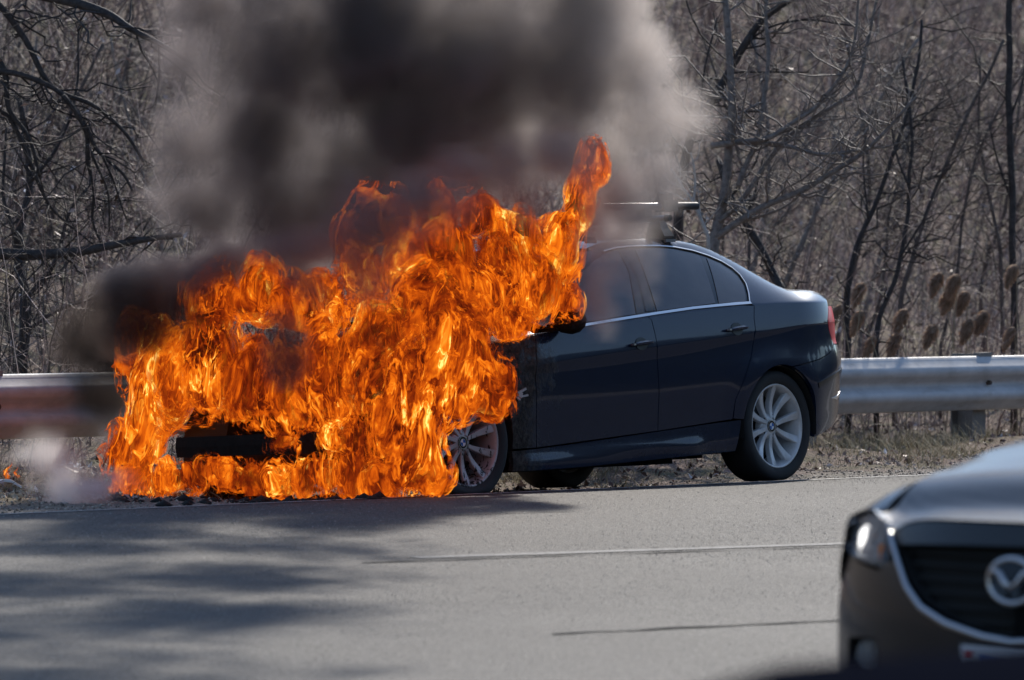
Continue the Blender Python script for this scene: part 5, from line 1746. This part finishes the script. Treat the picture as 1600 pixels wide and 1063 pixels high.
# roll of black smoke at the far front corner, partly before the flames
for a in [(250, 445, 95, 62, .9, 1.2), (190, 475, 85, 70, .7, 1.3), (140, 525, 66, 64, .7, 1.15), (200, 560, 85, 95, .6, 1.3), (330, 425, 90, 50, .7, 1.1), (165, 630, 58, 66, .6, 1.1), (115, 560, 46, 46, .9, .8), (180, 680, 40, 40, .5, .7),
          (215, 465, 85, 62, -.7, 1.15), (285, 435, 80, 50, -.6, 1.0), (170, 530, 52, 66, -.4, 1.0), (350, 405, 75, 42, -.5, .9), (440, 540, 56, 62, -1.5, 1.15), (220, 510, 80, 52, -.9, .95), (290, 485, 55, 46, -.9, .8), (470, 450, 40, 36, -1.5, .8)]: puff(*a[:5], a[5] * 1.4)
# thinner smoke drifting in front of the flame tops
for a in [(470, 388, 100, 50, -1.25, 1.05), (565, 350, 115, 85, -1.45, 1.1), (650, 312, 110, 52, -1.3, .95), (810, 300, 62, 72, -.8, .8), (740, 275, 85, 36, -.9, .75), (880, 250, 60, 55, -.7, .6), (570, 430, 65, 44, -1.6, .75), (330, 425, 70, 34, -1.1, .8)]: puff(*a)
# thin pale smoke off the door and the roof
for a in [(945, 400, 66, 85, -1.0, .80), (930, 470, 50, 52, -1.1, .70), (975, 330, 80, 70, -.3, .95), (1030, 280, 60, 60, -.2, .7), (1000, 420, 44, 54, -1.0, .52)]: puff(*a)

# white wisps creeping over the gravel at the left
for a in [(120, 758, 80, 30, 0, 1.1, 32.9), (66, 728, 72, 52, 0, .62, 33.8), (100, 745, 60, 36, 0, .75, 33.3), (75, 700, 36, 40, .3, .75, 34.0), (165, 764, 50, 26, -.2, 1.1, 33.0)]: puff(*a)
g = GN('smoke field'); h = g.h
w1 = h.vmath('SUBTRACT', h.noise(g.pos, 0.9, 3, 0.5, out=1), (0.5, 0.5, 0.5))
w2 = h.vmath('SUBTRACT', h.noise(h.vmath('ADD', g.pos, h.vmath('SCALE', w1, scale=0.5)), 2.6, 4, 0.58, out=1), (0.5, 0.5, 0.5))
p = h.vmath('ADD', g.pos, h.vmath('ADD', h.vmath('SCALE', w1, scale=0.34), h.vmath('SCALE', w2, scale=0.34)))
env = blob_field(h, p, SB, 0.15)
q = h.vmath('ADD', g.pos, h.vmath('SCALE', w2, scale=0.7))
big = h.noise(q, 1.5, 2, 0.5)
fine = h.noise(h.vmath('ADD', q, (3, 8, 1)), 5.0, 5, 0.62)
er = h.math('ADD', h.math('MULTIPLY', h.math('SUBTRACT', big, 0.5), 1.5), h.math('MULTIPLY', h.math('SUBTRACT', fine, 0.5), 2.3))
dens = h.math('ADD', h.math('MULTIPLY', env, 1.5), er)
dens = h.range(dens, 0.04, 1.05)
dens = h.math('POWER', dens, 1.3)
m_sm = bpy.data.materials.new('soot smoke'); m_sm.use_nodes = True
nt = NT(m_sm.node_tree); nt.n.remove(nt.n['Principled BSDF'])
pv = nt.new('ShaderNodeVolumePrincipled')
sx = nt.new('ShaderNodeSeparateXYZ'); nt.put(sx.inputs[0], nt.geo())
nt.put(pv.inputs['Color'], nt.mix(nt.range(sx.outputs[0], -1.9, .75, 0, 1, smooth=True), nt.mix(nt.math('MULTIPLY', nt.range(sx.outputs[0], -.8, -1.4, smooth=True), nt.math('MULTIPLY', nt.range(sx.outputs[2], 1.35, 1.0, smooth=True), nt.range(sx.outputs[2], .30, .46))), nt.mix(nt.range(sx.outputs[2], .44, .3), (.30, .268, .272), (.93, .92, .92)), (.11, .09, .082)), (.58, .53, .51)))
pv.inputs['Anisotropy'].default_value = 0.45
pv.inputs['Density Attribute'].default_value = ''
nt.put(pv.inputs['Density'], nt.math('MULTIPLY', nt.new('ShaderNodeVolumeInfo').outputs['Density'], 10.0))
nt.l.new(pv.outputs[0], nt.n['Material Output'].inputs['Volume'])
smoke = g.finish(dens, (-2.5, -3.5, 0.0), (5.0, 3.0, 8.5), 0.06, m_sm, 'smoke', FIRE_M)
props(smoke, 'dark grey smoke billowing up from the burning bonnet', 'smoke', kind='stuff')
# ================================================================== litter of the fire
rs = np.random.RandomState(5)
# charred crumbs under the burning nose
n = 520
px = rs.uniform(175, 600, n); C = []
for p in px:
    y = 787 - (p - 180) * .034 + rs.uniform(-7, 7)
    u, v = road_uv(p, y); X, Y = xy(u, v); C.append((X, Y, max(road_z(u, v), gz(X, Y)) + .004))
C = np.array(C)
V = C[:, None] + oct_[None] * (.008 + .034 * rs.uniform(0, 1, (n, 1, 1)) ** 2) * rs.uniform(.5, 1.5, (n, 6, 1)) * np.array([1.5, 1.5, .8])
props(np_mesh('charred_debris', V.reshape(-1, 3), (ft8[None] + 6 * np.arange(n)[:, None, None]).reshape(-1, 3), simple('char', (.010, .009, .009), .9), smooth=False), 'black charred crumbs fallen along the road edge under the flames', 'debris', kind='stuff')
# molten plastic pool under the nose
def gpt(px, py, Y): 
    p = at(px, py, Y); return Vector((p.x, p.y, gz(p.x, p.y)))
def ground_px(px, py):
    d = ray(px, py); lo, hi = 15.0, 60.0
    for _ in range(50):
        m_ = (lo + hi) / 2; p = Vector((0, 0, CAM_H)) + d * (m_ / d.y)
        if p.z > gz(p.x, p.y): lo = m_
        else: hi = m_
    p.z = gz(p.x, p.y); return p
# pale strip of trim, bent
m_pale = simple('pale plastic', (.62, .64, .68), .35, var=.15, scale=8)
def strip_obj(name, pts, wd, th, mat, label, cat):
    P = [ground_px(*q) + Vector((0, 0, .02 + .03 * math.sin(math.pi * i / (len(pts) - 1)))) for i, q in enumerate(pts)]
    o = empty(name, P[0]); props(o, label, cat)
    mb = MB(); vv = []
    for i, p in enumerate(P):
        t = (P[min(i + 1, len(P) - 1)] - P[max(0, i - 1)]).normalized(); s_ = t.cross(Vector((0, 0, 1))).normalized() * wd * (1 - .5 * (i / len(P)) ** 2)
        for a, z in ((-1, 0), (1, 0), (1, th), (-1, th)): vv.append(p + s_ * a * .5 + Vector((0, 0, z)) - P[0])
    ff = []
    for i in range(len(P) - 1):
        for k in range(4):
            a = i * 4 + k; c = i * 4 + (k + 1) % 4; ff.append((a, c, c + 4, a + 4))
    ff += [(3, 2, 1, 0), tuple(len(vv) - 4 + k for k in range(4))]
    mb.add(vv, ff); mb.build('trim_piece', mat, o)
    return o
strip_obj('trim_strip', [(-30, 768), (0, 766), (18, 767), (34, 769)], .10, .012, m_pale, 'bent white strip of car trim lying on the gravel at the far left', 'debris')
strip_obj('trim_strip', [(90, 741), (105, 744), (122, 747)], .06, .012, simple('tan plastic', (.55, .42, .30), .6), 'short tan strip of trim lying near the left edge of the flames', 'debris')
strip_obj('stick', [(112, 742), (122, 740), (130, 739)], .02, .012, m_pale, 'thin pale stick lying beyond the tan strip of trim', 'debris')
# ash heap
n = 240; C = []
for i in range(n):
    p = ground_px(rs.normal(102, 13), rs.normal(738, 2.6)); C.append((p.x, p.y, p.z + .012 + abs(rs.normal(0, .015))))
leaves('ash', np.array(C), .024, 'heap of white ash flakes on the verge left of the flames', rs, simple('white ash', (.62, .62, .64), .9))
n = 500; C = []
for i in range(n):
    p = ground_px(rs.uniform(-10, 190), rs.uniform(742, 782)); C.append((p.x, p.y, p.z + .012))
leaves('litter', np.array(C), .018, 'pale scraps and straw strewn over the gravel at the left', rs, simple('straw', (.50, .44, .36), .8))
# small separate flames on the verge
def small_flame(px, py, hh, wd, label, lean):
    p = ground_px(px, py)
    s_ = p.y / F
    o = empty('small_flame', p); props(o, label, 'flame')
    for k in range(2):
        vv = []; ff = []
        n_, m_ = 9, 14
        for i in range(m_ + 1):
            t = i / m_
            r_ = wd * s_ * (math.sin(math.pi * min(1, t * .8 + .18)) ** 1.2) * (1 - t) ** .5 * (1 - .35 * k)
            for j in range(n_):
                a = 2 * math.pi * j / n_
                vv.append((r_ * math.cos(a) + lean * s_ * t ** 1.5 + .012 * math.sin(t * 9 + k), r_ * math.sin(a), t * hh * s_ * (1 - .2 * k)))
        for i in range(m_):
            for j in range(n_):
                a = i * n_ + j; c = i * n_ + (j + 1) % n_; ff.append((a, c, c + n_, a + n_))
        f_ = mesh_obj('flame_tongue', vv, ff, FLAME_MATS[2 + k], o, True)
        at_ = f_.data.attributes.new('heat', 'FLOAT', 'POINT'); at_.data.foreach_set('value', np.full(len(f_.data.vertices), .05, np.float32))
small_flame(8, 752, 30, 6, 'small orange flame on the grass at the far left edge', 9)
small_flame(27, 750, 22, 4, 'faint second flame on the grass right of the far left flame', -3)
small_flame(175, 748, 15, 8, 'low flicker of flame on the verge just left of the main fire', 6)
